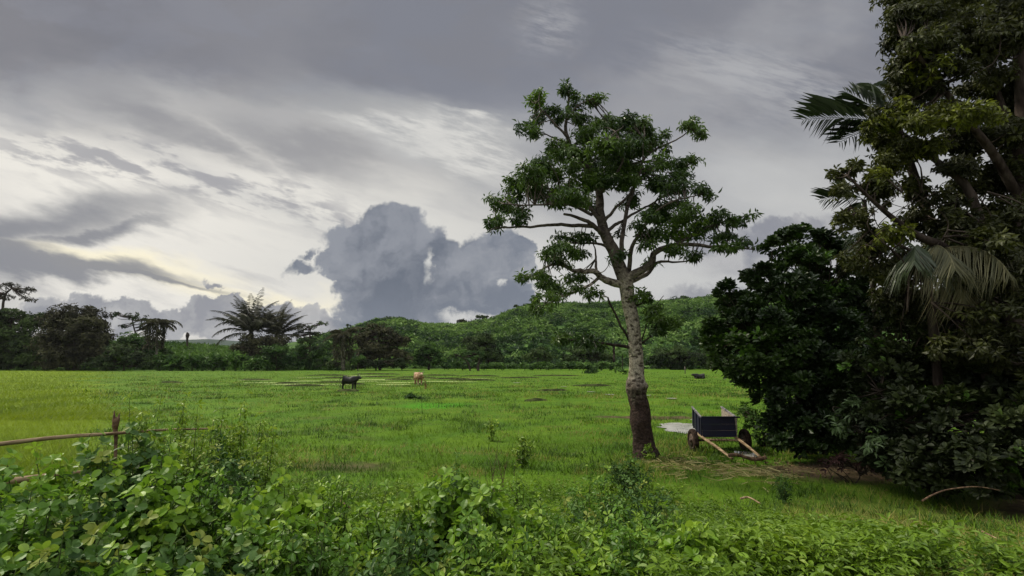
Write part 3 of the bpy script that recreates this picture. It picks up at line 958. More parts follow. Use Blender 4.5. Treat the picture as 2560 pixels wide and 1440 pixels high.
# ------------------------------------------------------------------ right side: overhanging tree, palms, bushes
def over_tree():
    D = 12.0
    base = P(2520, 1265, D)
    base[2] = float(gh(base[0], D))
    root = thing('overhanging_tree', tuple(base), 'huge dark leafy tree filling the right edge up to the top of the photo', 'tree')
    K = D / 1280
    tm = MB()
    mains = []

    def limb(pix, r0, r1, off=0.0, off0=0.0):
        p = [P(q[0], q[1], D + off0 + (off - off0) * i / (len(pix) - 1)) for i, q in enumerate(pix)]
        p, r = smooth_path(p, np.linspace(r0, r1, len(p)) * K, 6)
        tube(tm, p, r, 12)
        mains.append(p)
    limb([(2545, 1300), (2540, 1150), (2530, 1000), (2535, 850), (2545, 700), (2550, 500), (2560, 300), (2550, 100), (2540, -120)], 34, 14)
    limb([(2545, 1280), (2500, 1080), (2470, 900), (2440, 760), (2405, 660), (2350, 615), (2295, 590), (2245, 555), (2185, 505), (2120, 440)], 22, 2.5, -0.5)
    limb([(2470, 880), (2475, 700), (2450, 560), (2418, 471), (2370, 425), (2315, 382), (2250, 330), (2200, 320)], 16, 3, 0.8, -0.3)
    limb([(2550, 500), (2480, 380), (2400, 280), (2330, 180), (2260, 100)], 12, 3, -1.2)
    limb([(2550, 400), (2500, 250), (2450, 120), (2400, -20)], 10, 3, 1)
    limb([(2440, 760), (2380, 700), (2300, 640), (2220, 600), (2140, 570)], 7, 2, 0.8, -0.3)
    limb([(2535, 820), (2600, 650), (2700, 450), (2760, 250)], 16, 5, 0.5)
    for k in range(16):
        x0 = rng.uniform(2180, 2540)
        limb([(x0, 760 + rng.uniform(-40, 80)), (x0 + rng.normal() * 25, 660), (x0 + rng.normal() * 50, 560), (x0 + rng.normal() * 70, 480)], 2.0, 0.6, rng.uniform(-1, 2), rng.uniform(-1, 2))
    dense = [(2290, 30, 70, 40, -.8), (2390, 20, 100, 50, .5), (2510, 40, 80, 60, -.5), (2600, 80, 80, 90, .5), (2255, 100, 46, 40, 0), (2335, 110, 76, 44, -1), (2450, 120, 86, 50, -.4),
             (2265, 170, 44, 36, -.6), (2270, 215, 50, 32, .2), (2350, 200, 76, 40, -.8), (2450, 210, 70, 34, .6), (2240, 275, 60, 30, -.4), (2190, 325, 34, 22, 0), (2215, 350, 44, 22, .4), (2330, 290, 80, 34, -.9),
             (2430, 292, 66, 20, -1.3), (2550, 230, 50, 90, .5), (2400, 350, 80, 36, .6), (2300, 370, 60, 30, -.2), (2235, 400, 46, 32, 0), (2560, 400, 60, 90, 0), (2480, 440, 70, 40, .8),
             (2620, 250, 70, 160, 0), (2330, -60, 120, 50, 0), (2500, -70, 120, 60, 0), (2700, 0, 100, 120, 0), (2250, 10, 40, 30, .3), (2380, 70, 90, 40, -.5), (2510, 330, 60, 40, -.3)]
    thin = [(2200, 670, 50, 36, .3), (2240, 760, 60, 50, .6), (2300, 650, 60, 40, 1.0), (2370, 620, 50, 40, .6), (2130, 640, 34, 30, .2), (2420, 560, 60, 50, -.4), (2350, 520, 50, 40, .3), (2480, 620, 70, 60, -1.2), (2540, 700, 60, 70, -1.2), (2420, 700, 70, 50, -.6), (2500, 800, 80, 60, -1.2), (2440, 860, 80, 50, -.9), (2560, 880, 60, 70, -1.4), (2360, 760, 70, 50, 1.2), (2540, 560, 60, 60, -1.0), (2120, 420, 42, 24, -.3), (2175, 440, 40, 28, -.2), (2195, 480, 40, 36, -.3), (2105, 480, 26, 26, -.3), (2110, 540, 22, 26, -.2), (2160, 540, 40, 26, 0), (2225, 590, 44, 30, -.6),
            (2290, 470, 50, 34, .4), (2390, 470, 60, 40, .8), (2460, 540, 70, 60, .4), (2530, 620, 60, 80, 0), (2380, 590, 60, 50, 1.0), (2470, 680, 70, 60, .8), (2540, 760, 60, 80, .3),
            (2300, 560, 50, 40, 1.2), (2260, 690, 60, 40, 1.3), (2420, 790, 70, 50, .6), (2600, 700, 60, 150, 0), (2170, 610, 50, 34, .5), (2400, 420, 60, 34, .2)]
    lm = MB()
    C, A, subs = fill_pads([(c, r * 1.2) for c, r in pads3(dense, D, dfac=1.3)], 520, 9, 0.45)
    C2, A2, subs2 = fill_pads([(c, r * 1.15) for c, r in pads3(thin, D, dfac=1.2)], 330, 9, 0.36)
    allp = np.concatenate(mains)
    for c in np.concatenate([subs, subs2]):
        dd = np.linalg.norm(allp - c, axis=1)
        i = np.argmin(dd)
        a, l = allp[i], dd[i]
        mid = (a + c) / 2 + rng.normal(size=3) * 0.1 * l
        p, r = smooth_path([a, mid, c], [min(0.04, 0.012 + l * .014), 0.015, 0.005], 3)
        tube(tm, p, r, 4, cap=False)
    C, A = np.concatenate([C, C2]), np.concatenate([A, A2])
    ti = tint_for(C, 0.9, 11, 0.05, 0.8, 0.0)
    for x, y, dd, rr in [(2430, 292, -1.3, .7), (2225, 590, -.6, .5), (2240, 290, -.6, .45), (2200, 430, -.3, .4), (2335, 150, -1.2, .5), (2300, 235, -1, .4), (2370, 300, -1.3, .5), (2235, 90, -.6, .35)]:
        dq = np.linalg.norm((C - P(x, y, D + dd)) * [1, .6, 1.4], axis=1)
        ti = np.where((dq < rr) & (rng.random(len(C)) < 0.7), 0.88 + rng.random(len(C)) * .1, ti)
    rosettes(lm, C, A + rng.normal(size=A.shape) * .5, 8, 0.15, 0.45, T_LAN4, ti, 0.5, (40, 110), 0.3)
    tm.build('trunk', B_dark, root, smooth=True, loc=base)
    lm.build('crown', L_over, root, loc=base)


over_tree()


def big_palm(name, label, cpx, cpy, D, base_px, fronds, mat, tr=0.17, ll=0.55, lw=0.035, base_z=None, skirt=0):
    c = P(cpx, cpy, D)
    b = P(base_px, 1000, D)
    b[2] = float(gh(b[0], D)) if base_z is None else base_z
    root = thing(name, tuple(b), label, 'palm')
    tm = MB()
    sp, sr = smooth_path([b - [0, 0, .2], (b + c) / 2 + [0.1, 0, 0], c], [tr * 1.2, tr, tr * .9], 8)
    tube(tm, sp, sr, 10)
    tm.build('trunk', B_dark, root, smooth=True, loc=b)
    for f in fronds:
        lm = MB()
        frond(lm, lm, c, *f[:3], **f[3])
        lm.build('frond', f[4] if len(f) > 4 else mat, root, loc=b)
    return root


R = math.radians
FR = dict(nl=44, lw=.036, tint=.2, rr=.02, sweep=1.2, hang=.0, up_v=.1, tmpl=T_SPIKE)
big_palm('palm_tree', 'palm behind the dark right-hand tree with a spiky grey-green frond sticking out to its left', 2240, 310, 13.4, 2500,
         [(R(-88), R(12), 2.5, dict(FR, droop=.35, ll=1.35, nl=30, roll=1.05, sweep=.85, lw=.026)),
          (R(-100), R(-12), 2.0, dict(FR, droop=.35, ll=1.0, roll=.9, nl=20, lw=.024)),
          (R(-72), R(50), 1.6, dict(FR, droop=.2, ll=.9, roll=1.1, nl=20, lw=.024)),
          (R(60), R(55), 3.0, dict(FR, droop=1.4, ll=.9)), (R(20), R(70), 3.0, dict(FR, droop=1.0, ll=.9))], L_palm, tr=.12)
big_palm('palm_tree', 'smaller palm low behind the dark right-hand tree with one short spiky frond at its left', 2160, 500, 14.5, 2190,
         [(R(-92), R(6), 1.3, dict(FR, droop=.3, ll=.8, rr=.014, roll=1.0, nl=20, lw=.02)), (R(-75), R(40), .9, dict(FR, droop=.3, ll=.6, rr=.014, roll=1.0, nl=14, lw=.02)),
          (R(60), R(50), 1.6, dict(FR, droop=1.2, ll=.6, rr=.014)), (R(-110), R(-30), 1.2, dict(FR, droop=.4, ll=.6, rr=.014))], L_palm, tr=.07)
hang = [(R(a), R(e), L, dict(droop=1.4, nl=54, ll=1.35, lw=.024, tint=t_, up_v=-.1, hang=.9, sweep=1.1, rr=.02, tmpl=T_BLADE), m_) for a, e, L, t_, m_ in
        [(178, 12, 2.3, .45, L_dead), (205, 15, 2.2, .3, L_dead), (152, 15, 2.2, .4, L_dead), (225, 20, 2.0, .3, L_palm), (130, 20, 2.6, .3, L_dead),
         (105, 30, 2.6, .25, L_palm), (60, 50, 2.4, .25, L_palm), (-30, 60, 2.0, .2, L_palm), (190, -15, 1.9, .6, L_dead)]]
big_palm('palm_tree', 'palm with drooping straw-tipped fronds hanging over the dark shrubs at right', 2310, 640, 12.2, 2330, hang, L_palm, tr=.10)


def bush(name, label, cat, D, pads, mat, stems, dens=330, leaf=0.15, M=7, w=0.5, tmpl=T_OBOV, bark=None, droop=0.0, spread=(20, 75), lo=.1, hi=.8, young=.06, seed=3, group=None, base=None, dfac=1.1, shift=0):
    b = P(stems[0][0], 1000, D)
    b[2] = float(gh(b[0], D)) if base is None else base
    root = thing(name, tuple(b), label, cat, group)
    if shift:
        pads = [(p[0], p[1], p[2], p[3], p[4] - min(2.2, max(0, p[0] - 2180) / 300 * 1.3) * shift) for p in pads]
    pd = pads3(pads, D, dfac=dfac)
    C, A, subs = fill_pads(pd, dens, 9, 0.34, 0.4)
    ok = C[:, 2] > gh(C[:, 0], C[:, 1]) + 0.02
    C, A = C[ok], A[ok]
    lm, tm = MB(), MB()
    ti = tint_for(C, 0.7, seed, lo, hi, young)
    rosettes(lm, C, A + [0, 0, .5], M, leaf, w, tmpl, ti, droop, spread, 0.15)
    allp = []
    for sx, tx, ty, r in stems:
        a = P(sx, 1000, D)
        a[2] = float(gh(a[0], D)) - .1 if base is None else base
        c = P(tx, ty, D + rng.uniform(-.5, .5))
        p, rr = smooth_path([a, (a + c) / 2 + rng.normal(size=3) * .12 * np.linalg.norm(c - a) * [1, 1, .3], c], [r, r * .7, r * .3], 8)
        tube(tm, p, rr, 8)
        allp.append(p)
    allp = np.concatenate(allp)
    for c in subs:
        if c[2] < b[2]:
            continue
        dd = np.linalg.norm(allp - c, axis=1)
        i = np.argmin(dd)
        p, r = smooth_path([allp[i], (allp[i] + c) / 2 + rng.normal(size=3) * .08 * dd[i], c], [.022, .014, .006], 3)
        tube(tm, p, r, 4, cap=False)
    tm.build('trunk', bark or B_dark, root, smooth=True, loc=b)
    lm.build('crown', mat, root, loc=b)
    return root


bush('glossy_tree', 'rounded dark evergreen with glossy upright leaves right beside the ox cart', 'tree', 17.4,
     [(1990, 590, 60, 28, .4), (2050, 600, 50, 34, .4), (1930, 615, 34, 22, .2), (2000, 650, 90, 44, -.2), (1900, 690, 50, 30, 0), (1870, 700, 30, 26, .3), (1970, 720, 90, 50, -.6), (2080, 700, 80, 70, .4), (1860, 760, 48, 36, .2),
      (1825, 810, 40, 36, .2), (1930, 790, 90, 50, -.8), (2050, 810, 100, 70, -.5), (1800, 865, 40, 36, .1), (1870, 860, 70, 44, -.6), (1970, 870, 90, 60, -1.1), (2090, 890, 100, 70, -.8),
      (1830, 920, 50, 34, -.4), (1900, 930, 64, 44, -.9), (1990, 960, 80, 54, -1.3), (2100, 980, 90, 70, -1.2), (1930, 1000, 50, 40, -1.0), (1960, 1040, 54, 36, -1.2), (2040, 1060, 70, 44, -1.5), (2120, 1070, 70, 44, -1.4),
      (2130, 630, 50, 50, .5), (2160, 760, 70, 80, .4), (1960, 1095, 46, 24, -1.3), (2025, 1115, 50, 24, -1.6), (1925, 1060, 36, 26, -1.0), (1785, 880, 30, 34, .1), (1778, 835, 28, 30, .2), (1805, 915, 34, 26, -.1), (1815, 740, 34, 40, .3), (1790, 830, 30, 40, .2), (1850, 840, 40, 60, .5), (1960, 900, 80, 90, .3), (2080, 1000, 90, 90, .2), (2000, 1050, 70, 60, -.6), (2090, 1100, 70, 30, -1.4), (1860, 970, 34, 30, -.5)], L_gloss, [(2010, 1990, 800, .12), (2020, 2060, 760, .10), (2000, 1900, 850, .08), (2040, 2120, 900, .08)], dens=330, leaf=.20, young=.05)
bush('glossy_shrub', 'broad dark shrub with scattered lighter leaves under the drooping palm at right', 'shrub', 13.2,
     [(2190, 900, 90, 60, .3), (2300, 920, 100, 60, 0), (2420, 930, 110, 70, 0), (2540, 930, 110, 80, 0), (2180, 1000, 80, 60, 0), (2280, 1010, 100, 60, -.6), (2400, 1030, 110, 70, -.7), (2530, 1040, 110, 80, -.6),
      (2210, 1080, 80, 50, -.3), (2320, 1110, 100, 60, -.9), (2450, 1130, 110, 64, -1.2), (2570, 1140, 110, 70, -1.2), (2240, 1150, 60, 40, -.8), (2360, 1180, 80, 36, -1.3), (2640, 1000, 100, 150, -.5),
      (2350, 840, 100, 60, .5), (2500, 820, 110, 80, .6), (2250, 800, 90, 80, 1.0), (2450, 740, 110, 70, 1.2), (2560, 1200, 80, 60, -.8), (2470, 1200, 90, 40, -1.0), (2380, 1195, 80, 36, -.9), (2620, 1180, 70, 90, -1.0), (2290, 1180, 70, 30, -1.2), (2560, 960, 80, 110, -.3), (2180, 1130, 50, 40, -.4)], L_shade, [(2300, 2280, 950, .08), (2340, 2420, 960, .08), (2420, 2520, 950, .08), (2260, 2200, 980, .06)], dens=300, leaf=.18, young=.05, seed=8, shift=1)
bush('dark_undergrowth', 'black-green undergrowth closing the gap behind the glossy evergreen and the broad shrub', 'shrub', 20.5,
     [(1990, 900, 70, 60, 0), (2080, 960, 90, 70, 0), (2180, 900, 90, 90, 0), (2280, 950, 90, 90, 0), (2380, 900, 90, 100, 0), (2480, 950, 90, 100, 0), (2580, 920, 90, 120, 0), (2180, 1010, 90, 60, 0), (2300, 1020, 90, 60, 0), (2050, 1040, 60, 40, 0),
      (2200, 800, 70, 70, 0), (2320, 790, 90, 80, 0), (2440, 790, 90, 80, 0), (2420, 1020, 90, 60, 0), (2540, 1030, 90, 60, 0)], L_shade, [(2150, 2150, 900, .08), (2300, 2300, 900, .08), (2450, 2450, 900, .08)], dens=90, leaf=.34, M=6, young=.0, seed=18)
bush('sapling', 'pale-leaved young tree standing between the dark evergreens at right', 'tree', 14.2,
     [(2110, 1010, 40, 26, -.8), (2140, 1040, 34, 26, -.9), (2200, 1130, 30, 40, -1.8), (2190, 1090, 26, 30, -1.8), (2095, 1060, 24, 30, -.8)], leaf_mat('leaf pale', (0.03, 0.06, 0.02), (0.09, 0.14, 0.05), None, .45, .4, .25),
     [(2150, 2130, 1020, .03), (2180, 2195, 1120, .03)], dens=120, leaf=.17, M=6, seed=12, tmpl=T_LANCE, w=.34, droop=.4, spread=(40, 100))
bush('leafy_shrub', 'bright low shrub growing between the ox cart and the dark evergreen', 'shrub', 18.5,
     [(1880, 1050, 36, 40, 0), (1905, 1090, 34, 26, 0), (1860, 1020, 22, 22, .4), (1930, 1110, 26, 18, 0)], L_mid, [(1890, 1885, 1050, .02)], dens=200, leaf=.14, seed=6, tmpl=T_LANCE, w=.45, spread=(30, 90), lo=.4, hi=1)
bush('dry_shrub', 'low reddish brown dry shrub at the foot of the dark evergreens beside the bare soil', 'shrub', 13.4,
     [(2110, 1150, 40, 26, 0), (2160, 1160, 30, 24, -.1), (2070, 1165, 24, 14, .1)], leaf_mat('leaf red brown', (0.025, 0.010, 0.010), (0.07, 0.032, 0.026), None, .7, .2, .1), [(2110, 2115, 1150, .02)], dens=160, leaf=.13, seed=7, tmpl=T_LANCE, w=.3, spread=(20, 90))

# ------------------------------------------------------------------ tree belt at the far edge of the pasture
FT = far_tree
FT('spreading_tree', 'tall feathery crown rising behind everything at the left edge', 'tree', 158, [(20, 712, 40, 13), (60, 725, 34, 12), (-20, 735, 50, 16), (70, 748, 30, 8), (10, 742, 40, 8), (-70, 720, 60, 24)],
   [(0, 900), (5, 820), (10, 745), (30, 720)], L_brown, leaf=.7, dens=8, tr=.5, sub=5, subr=.3, base=0, seed=1, lo=0, hi=.5, wide=.4)
FT('broad_tree', 'broad olive-brown tree with a lumpy crown at the left edge of the field', 'tree', 134, [(20, 790, 60, 34), (80, 800, 40, 36), (-40, 820, 70, 50), (30, 850, 80, 46), (80, 880, 50, 40), (-20, 890, 90, 34), (40, 905, 60, 20)],
   [(30, 925), (30, 860), (30, 800)], L_dark, leaf=.75, dens=26, tr=.5, base=0, seed=2, lo=.1, hi=1)
FT('dome_tree', 'large dark dome-shaped tree, biggest in the belt left of the field', 'tree', 130, [(185, 785, 62, 34), (140, 800, 44, 36), (230, 800, 44, 36), (190, 830, 80, 46), (130, 850, 46, 50), (245, 840, 36, 44), (180, 880, 80, 40), (240, 890, 50, 30), (150, 905, 60, 20)],
   [(190, 925), (188, 860), (190, 800)], L_brown, leaf=.7, dens=30, tr=.55, base=0, seed=3, lo=0, hi=.9)
FT('dark_shrub', 'low black-green thicket at the foot of the dome-shaped tree', 'shrub', 126, [(300, 880, 50, 26), (340, 895, 44, 24), (270, 905, 60, 20), (370, 908, 30, 14)],
   [(310, 925), (310, 900), (310, 880)], L_dark, leaf=.6, dens=34, tr=.2, base=0, seed=4, lo=0, hi=.6)
FT('sparse_tree', 'thin see-through tree just right of the dome-shaped tree', 'tree', 150, [(290, 785, 22, 10), (330, 790, 26, 14), (350, 815, 22, 14), (305, 815, 18, 10), (390, 810, 26, 14), (360, 795, 14, 10), (400, 830, 20, 10), (340, 835, 20, 9), (370, 845, 30, 8)],
   [(345, 900), (345, 860), (335, 820), (330, 795)], L_dark, leaf=.6, dens=9, tr=.3, sub=4, subr=.35, base=0, seed=5, lo=0, hi=.6)
FT('green_tree', 'green bushy slope tree between the dome tree and the brown-skirted palm', 'tree', 140, [(320, 850, 50, 20), (370, 862, 40, 18), (290, 870, 40, 16), (400, 880, 40, 18)],
   [(340, 920), (340, 880), (340, 855)], L_mid, leaf=.7, dens=26, tr=.25, base=0, seed=6, lo=.2, hi=.9)


def far_palm(name, label, cpx, cpy, D, by, fr, mat, tr=.3, skirt=None, ll=1.6, lw=.16, smat=None):
    c = P(cpx, cpy, D)
    b = P(cpx, by, D)
    root = thing(name, tuple(b), label, 'palm')
    tm = MB()
    sp, sr = smooth_path([b - [0, 0, .5], (b + c) / 2, c], [tr, tr * .9, tr * .8], 4)
    tube(tm, sp, sr, 8)
    tm.build('trunk', B_pale if skirt else B_dark, root, smooth=True, loc=b)
    for az, el, L, dr in fr:
        lm = MB()
        frond(lm, lm, c, R(az), R(el), L, droop=dr, nl=26, ll=ll, lw=lw, tint=rng.uniform(.2, .8), rr=.07, hang=.5, up_v=.2)
        lm.build('frond', mat, root, loc=b)
    if skirt:
        sm = MB()
        n = 420
        z = rng.random(n)
        a = rng.uniform(0, 6.28, n)
        pos = c + np.stack([np.cos(a) * skirt[0] * (.4 + .6 * rng.random(n)), np.sin(a) * skirt[0], -z * skirt[1] + .5], 1)
        d = np.stack([np.cos(a) * .4, np.sin(a) * .4, np.full(n, -1.0)], 1) + rng.normal(size=(n, 3)) * .25
        leaves(sm, pos, d, rng.normal(size=(n, 3)), rng.uniform(.8, 1.8, n), .22, T_STRAP, rng.uniform(0, .8, n))
        sm.build('dead_fronds', smat or L_brown, root, loc=b)
    return root


ring = lambda n, e0, e1, l0, l1, d0, d1, off=0: [(off + 360 * i / n + rng.uniform(-10, 10), rng.uniform(e0, e1), rng.uniform(l0, l1), rng.uniform(d0, d1)) for i in range(n)]
far_palm('skirted_palm', 'small ragged palm with a brown skirt and fronds bending right, left of the green rise', 392, 812, 134, 905, ring(9, 5, 50, 4, 6, 1.0, 1.8) + [(88, 35, 7.5, 1.7), (95, 10, 5.5, 1.2)], L_brown, skirt=(2.0, 6.0))
sh = thing('palm_stump', tuple(P(468, 866, 185)), 'dark narrow leafless palm stump alone on the green rise', 'stump')
mb = MB()
b = P(468, 868, 185)
sp, sr = smooth_path([b, P(468, 850, 185), P(469, 838, 185), P(468, 831, 185)], [.3, .35, .62, .25], 4)
tube(mb, sp, sr, 8, lambda i, a, p: 1 + (vnoise(a, np.full(len(a), p[2]), .8, 2) - .5) * .5)
leaves(mb, np.tile(P(468, 840, 185), (40, 1)), rng.normal(size=(40, 3)) * [1, 1, 1.6], rng.normal(size=(40, 3)), 0.9, .16, T_STRAP, .4)
mb.build('trunk', B_dark, sh, loc=P(468, 866, 185))

big = ring(30, 35, 88, 9.0, 13.0, .5, 1.2) + [(-90, 25, 11.5, 1.3), (-85, 5, 11, 1.0), (-92, 45, 11, 1.5), (88, 20, 11, 1.2), (95, 40, 10, 1.5), (-80, 65, 11, 1.2), (85, 62, 11, 1.2), (0, 80, 10, .8), (180, 75, 10.5, .8)]
far_palm('raffia_palm', 'largest palm of the belt with arching fronds like a fountain', 628, 832, 142, 915, big, leaf_mat('leaf raffia', (0.022, 0.024, 0.018), (0.065, 0.066, 0.042), None, .6, .25, .15), tr=.8, ll=2.0, lw=.20)
far_palm('raffia_palm', 'reddish brown palm crowded against the right side of the largest palm', 690, 840, 146, 915, ring(34, 35, 88, 8.0, 11.5, .5, 1.1) + [(90, 38, 8.5, 1.0), (95, 15, 8, .8)], L_brown, tr=.7, ll=1.5, lw=.18)
FT('brown_tree', 'dark reddish brown clump at the foot of the largest palm', 'tree', 138, [(640, 850, 50, 26), (690, 850, 44, 26), (600, 868, 34, 18), (660, 880, 60, 22)],
   [(650, 925), (650, 890), (650, 850)], L_brown, leaf=.6, dens=26, tr=.3, base=0, seed=7)
FT('round_tree', 'dark green round-headed tree below the reddish palm at the field edge', 'tree', 128, [(690, 872, 34, 22), (665, 890, 30, 22), (715, 893, 28, 22), (690, 908, 40, 18)],
   [(690, 926), (690, 900), (690, 875)], L_mid, leaf=.55, dens=36, tr=.3, base=0, seed=8, lo=.0, hi=.6)
FT('flat_topped_tree', 'flat-topped tree with layered crown right of the palms', 'tree', 150, [(765, 815, 34, 8), (805, 808, 24, 6), (750, 830, 26, 8), (790, 832, 30, 9), (770, 850, 40, 14), (735, 838, 14, 7)],
   [(775, 915), (775, 860), (775, 830), (780, 815)], L_dark, leaf=.55, dens=14, tr=.35, sub=5, base=0, seed=9, lo=.1, hi=.9)
FT('leafy_tree', 'mid green leafy tree under the flat-topped tree', 'tree', 134, [(760, 872, 34, 20), (795, 880, 30, 24), (745, 900, 34, 20), (790, 906, 40, 16), (815, 865, 20, 16)],
   [(775, 926), (775, 900), (775, 870)], L_mid, leaf=.6, dens=30, tr=.3, base=0, seed=10, lo=.0, hi=.7)
far_palm('skirted_palm', 'brown-skirted palm on a pale trunk standing in the middle of the belt', 858, 838, 128, 924, ring(12, 0, 60, 3.5, 5.5, 1.1, 1.8), L_brown, skirt=(2.4, 6.0), tr=.55)
FT('small_headed_tree', 'thin tree with a small tufted head poking up behind the brown-skirted palm', 'tree', 150, [(870, 812, 12, 6), (840, 828, 26, 7), (875, 822, 16, 6), (850, 842, 30, 10)],
   [(855, 910), (860, 860), (868, 830), (870, 812)], L_dark, leaf=.5, dens=16, tr=.25, sub=5, base=0, seed=11)
FT('brown_tree', 'wide russet brown tree mass right of the brown-skirted palm', 'tree', 136, [(925, 830, 36, 22), (960, 828, 34, 22), (905, 850, 30, 26), (985, 845, 34, 22), (945, 865, 50, 30), (1010, 850, 22, 18), (920, 890, 44, 24), (980, 885, 40, 24)],
   [(950, 924), (948, 880), (945, 835)], L_brown, leaf=.6, dens=30, tr=.4, base=0, seed=12, lo=0, hi=.9)
FT('dark_shrub', 'near-black bushes along the field edge under the russet tree', 'shrub', 128, [(900, 908, 36, 14), (960, 908, 44, 14), (1010, 905, 30, 16), (830, 910, 30, 13)],
   [(940, 926), (940, 915), (940, 905)], L_dark, leaf=.5, dens=44, tr=.2, base=0, seed=13, lo=0, hi=.4)
FT('bright_shrub', 'small bright green shrub lit in front of the russet tree', 'shrub', 125, [(898, 894, 15, 9), (885, 904, 12, 8)], [(895, 924), (895, 910), (896, 896)], L_light, leaf=.5, dens=60, tr=.12, base=0, seed=14, lo=.3, hi=1)
FT('pale_bush', 'olive-brown feathery bush right of the russet tree', 'shrub', 132, [(1000, 885, 22, 18), (1020, 895, 20, 14)], [(1005, 924), (1005, 905), (1003, 885)], L_brown, leaf=.5, dens=40, tr=.15, base=0, seed=15, lo=.5, hi=1)
FT('leafy_tree', 'bright-topped leafy tree where the belt meets the hill', 'tree', 136, [(1070, 868, 30, 14), (1060, 885, 30, 18), (1090, 890, 26, 18), (1075, 905, 34, 15), (1045, 900, 20, 16)],
   [(1072, 926), (1072, 900), (1070, 870)], L_mid, leaf=.6, dens=36, tr=.3, base=0, seed=16, lo=.1, hi=1)
FT('dark_tree', 'tall dark pointed tree at the left foot of the hill', 'tree', 150, [(1205, 845, 26, 18), (1225, 855, 24, 24), (1195, 868, 34, 18), (1230, 885, 26, 22), (1210, 890, 34, 20), (1245, 895, 20, 14)],
   [(1222, 918), (1220, 880), (1212, 845)], L_dark, leaf=.6, dens=40, tr=.35, base=.3, seed=17, lo=.1, hi=.9)
FT('umbrella_tree', 'small umbrella-crowned tree on a dark forked trunk at the field edge', 'tree', 126, [(1175, 878, 22, 9), (1200, 882, 18, 9), (1185, 892, 28, 7), (1155, 890, 14, 7)],
   [(1196, 927), (1195, 915), (1198, 900), (1190, 885)], L_mid, leaf=.45, dens=22, tr=.35, sub=5, base=0, seed=18, lo=.2, hi=1)
FT('umbrella_tree', 'second small tree leaning left on a thin dark trunk beside the umbrella-crowned one', 'tree', 125, [(1130, 885, 26, 8), (1155, 880, 20, 8), (1120, 897, 22, 7)],
   [(1176, 927), (1173, 915), (1165, 900), (1145, 888)], L_mid, leaf=.45, dens=20, tr=.22, sub=5, base=0, seed=19, lo=.2, hi=1)
FT('rounded_bush', 'dark rounded bush low on the hill left of the pale trunk', 'shrub', 142, [(1345, 880, 30, 16), (1320, 893, 26, 12), (1370, 892, 26, 13)], [(1345, 915), (1345, 900), (1345, 885)], L_dark, leaf=.6, dens=36, tr=.2, base=.1, seed=20, lo=.2, hi=1)
FT('rounded_bush', 'wide dark bush behind the broken limb of the pale-trunked tree', 'shrub', 145, [(1450, 878, 40, 18), (1490, 890, 30, 16), (1420, 893, 26, 12), (1525, 895, 22, 13)], [(1460, 915), (1460, 900), (1460, 880)], L_dark, leaf=.6, dens=36, tr=.2, base=.1, seed=21, lo=.1, hi=.9)
FT('dark_thicket', 'dark thicket at the foot of the hill right of the pale trunk', 'shrub', 138, [(1650, 890, 34, 22), (1690, 885, 40, 26), (1730, 895, 36, 26), (1640, 908, 30, 16), (1700, 912, 50, 16), (1770, 900, 30, 24)],
   [(1690, 928), (1690, 905), (1690, 885)], L_dark, leaf=.6, dens=34, tr=.3, base=0, seed=22, lo=.0, hi=.8)
FT('rounded_bush', 'olive bush above the dark thicket beside the glossy evergreen', 'shrub', 152, [(1740, 850, 26, 18), (1765, 860, 20, 18)], [(1750, 900), (1750, 870), (1750, 850)], L_mid, leaf=.6, dens=30, tr=.2, base=2, seed=23, lo=.0, hi=.7)
# hillside bush clumps and ridge trees
def on_hill(px, py, D):
    b = P(px, py, D)
    b[2] = float(hillH(np.array([b[0]]), np.array([b[1]]))[0])
    return b[2]


for i, (px, py, rx, ry, D, lab) in enumerate([
        (1370, 797, 50, 13, 268, 'long black-green thicket across the upper hillside'),
        (1325, 790, 18, 10, 272, 'small dark bush at the left end of the hillside thicket'),
        (1515, 800, 24, 12, 265, 'dark round bush high on the hill just left of the pale trunk'),
        (1270, 835, 22, 9, 225, 'dark bush on the lower left flank of the hill'),
        (1560, 832, 20, 9, 215, 'small dark bush on the hill behind the pale trunk'),
        (1720, 822, 26, 14, 230, 'dark bush on the hill left of the glossy evergreen'),
        (1180, 850, 26, 12, 190, 'dark bush on the hill foot above the umbrella-crowned trees'),
        (985, 812, 26, 12, 300, 'wooded knob on the skyline right of the russet tree')]):
    FT('hillside_bush', lab, 'shrub', D, [(px, py, rx, ry), (px + rx * .5, py + 2, rx * .6, ry * .8), (px - rx * .5, py + 1, rx * .6, ry * .8)], [(px, py + ry), (px, py + ry * .5), (px, py)], L_dark if i not in (7,) else L_mid,
       leaf=.8, dens=26, tr=.15, branches=False, base=on_hill(px, py + ry, D) , seed=30 + i, lo=.1, hi=.9)
RG = 'lone trees on the skyline of the hill'
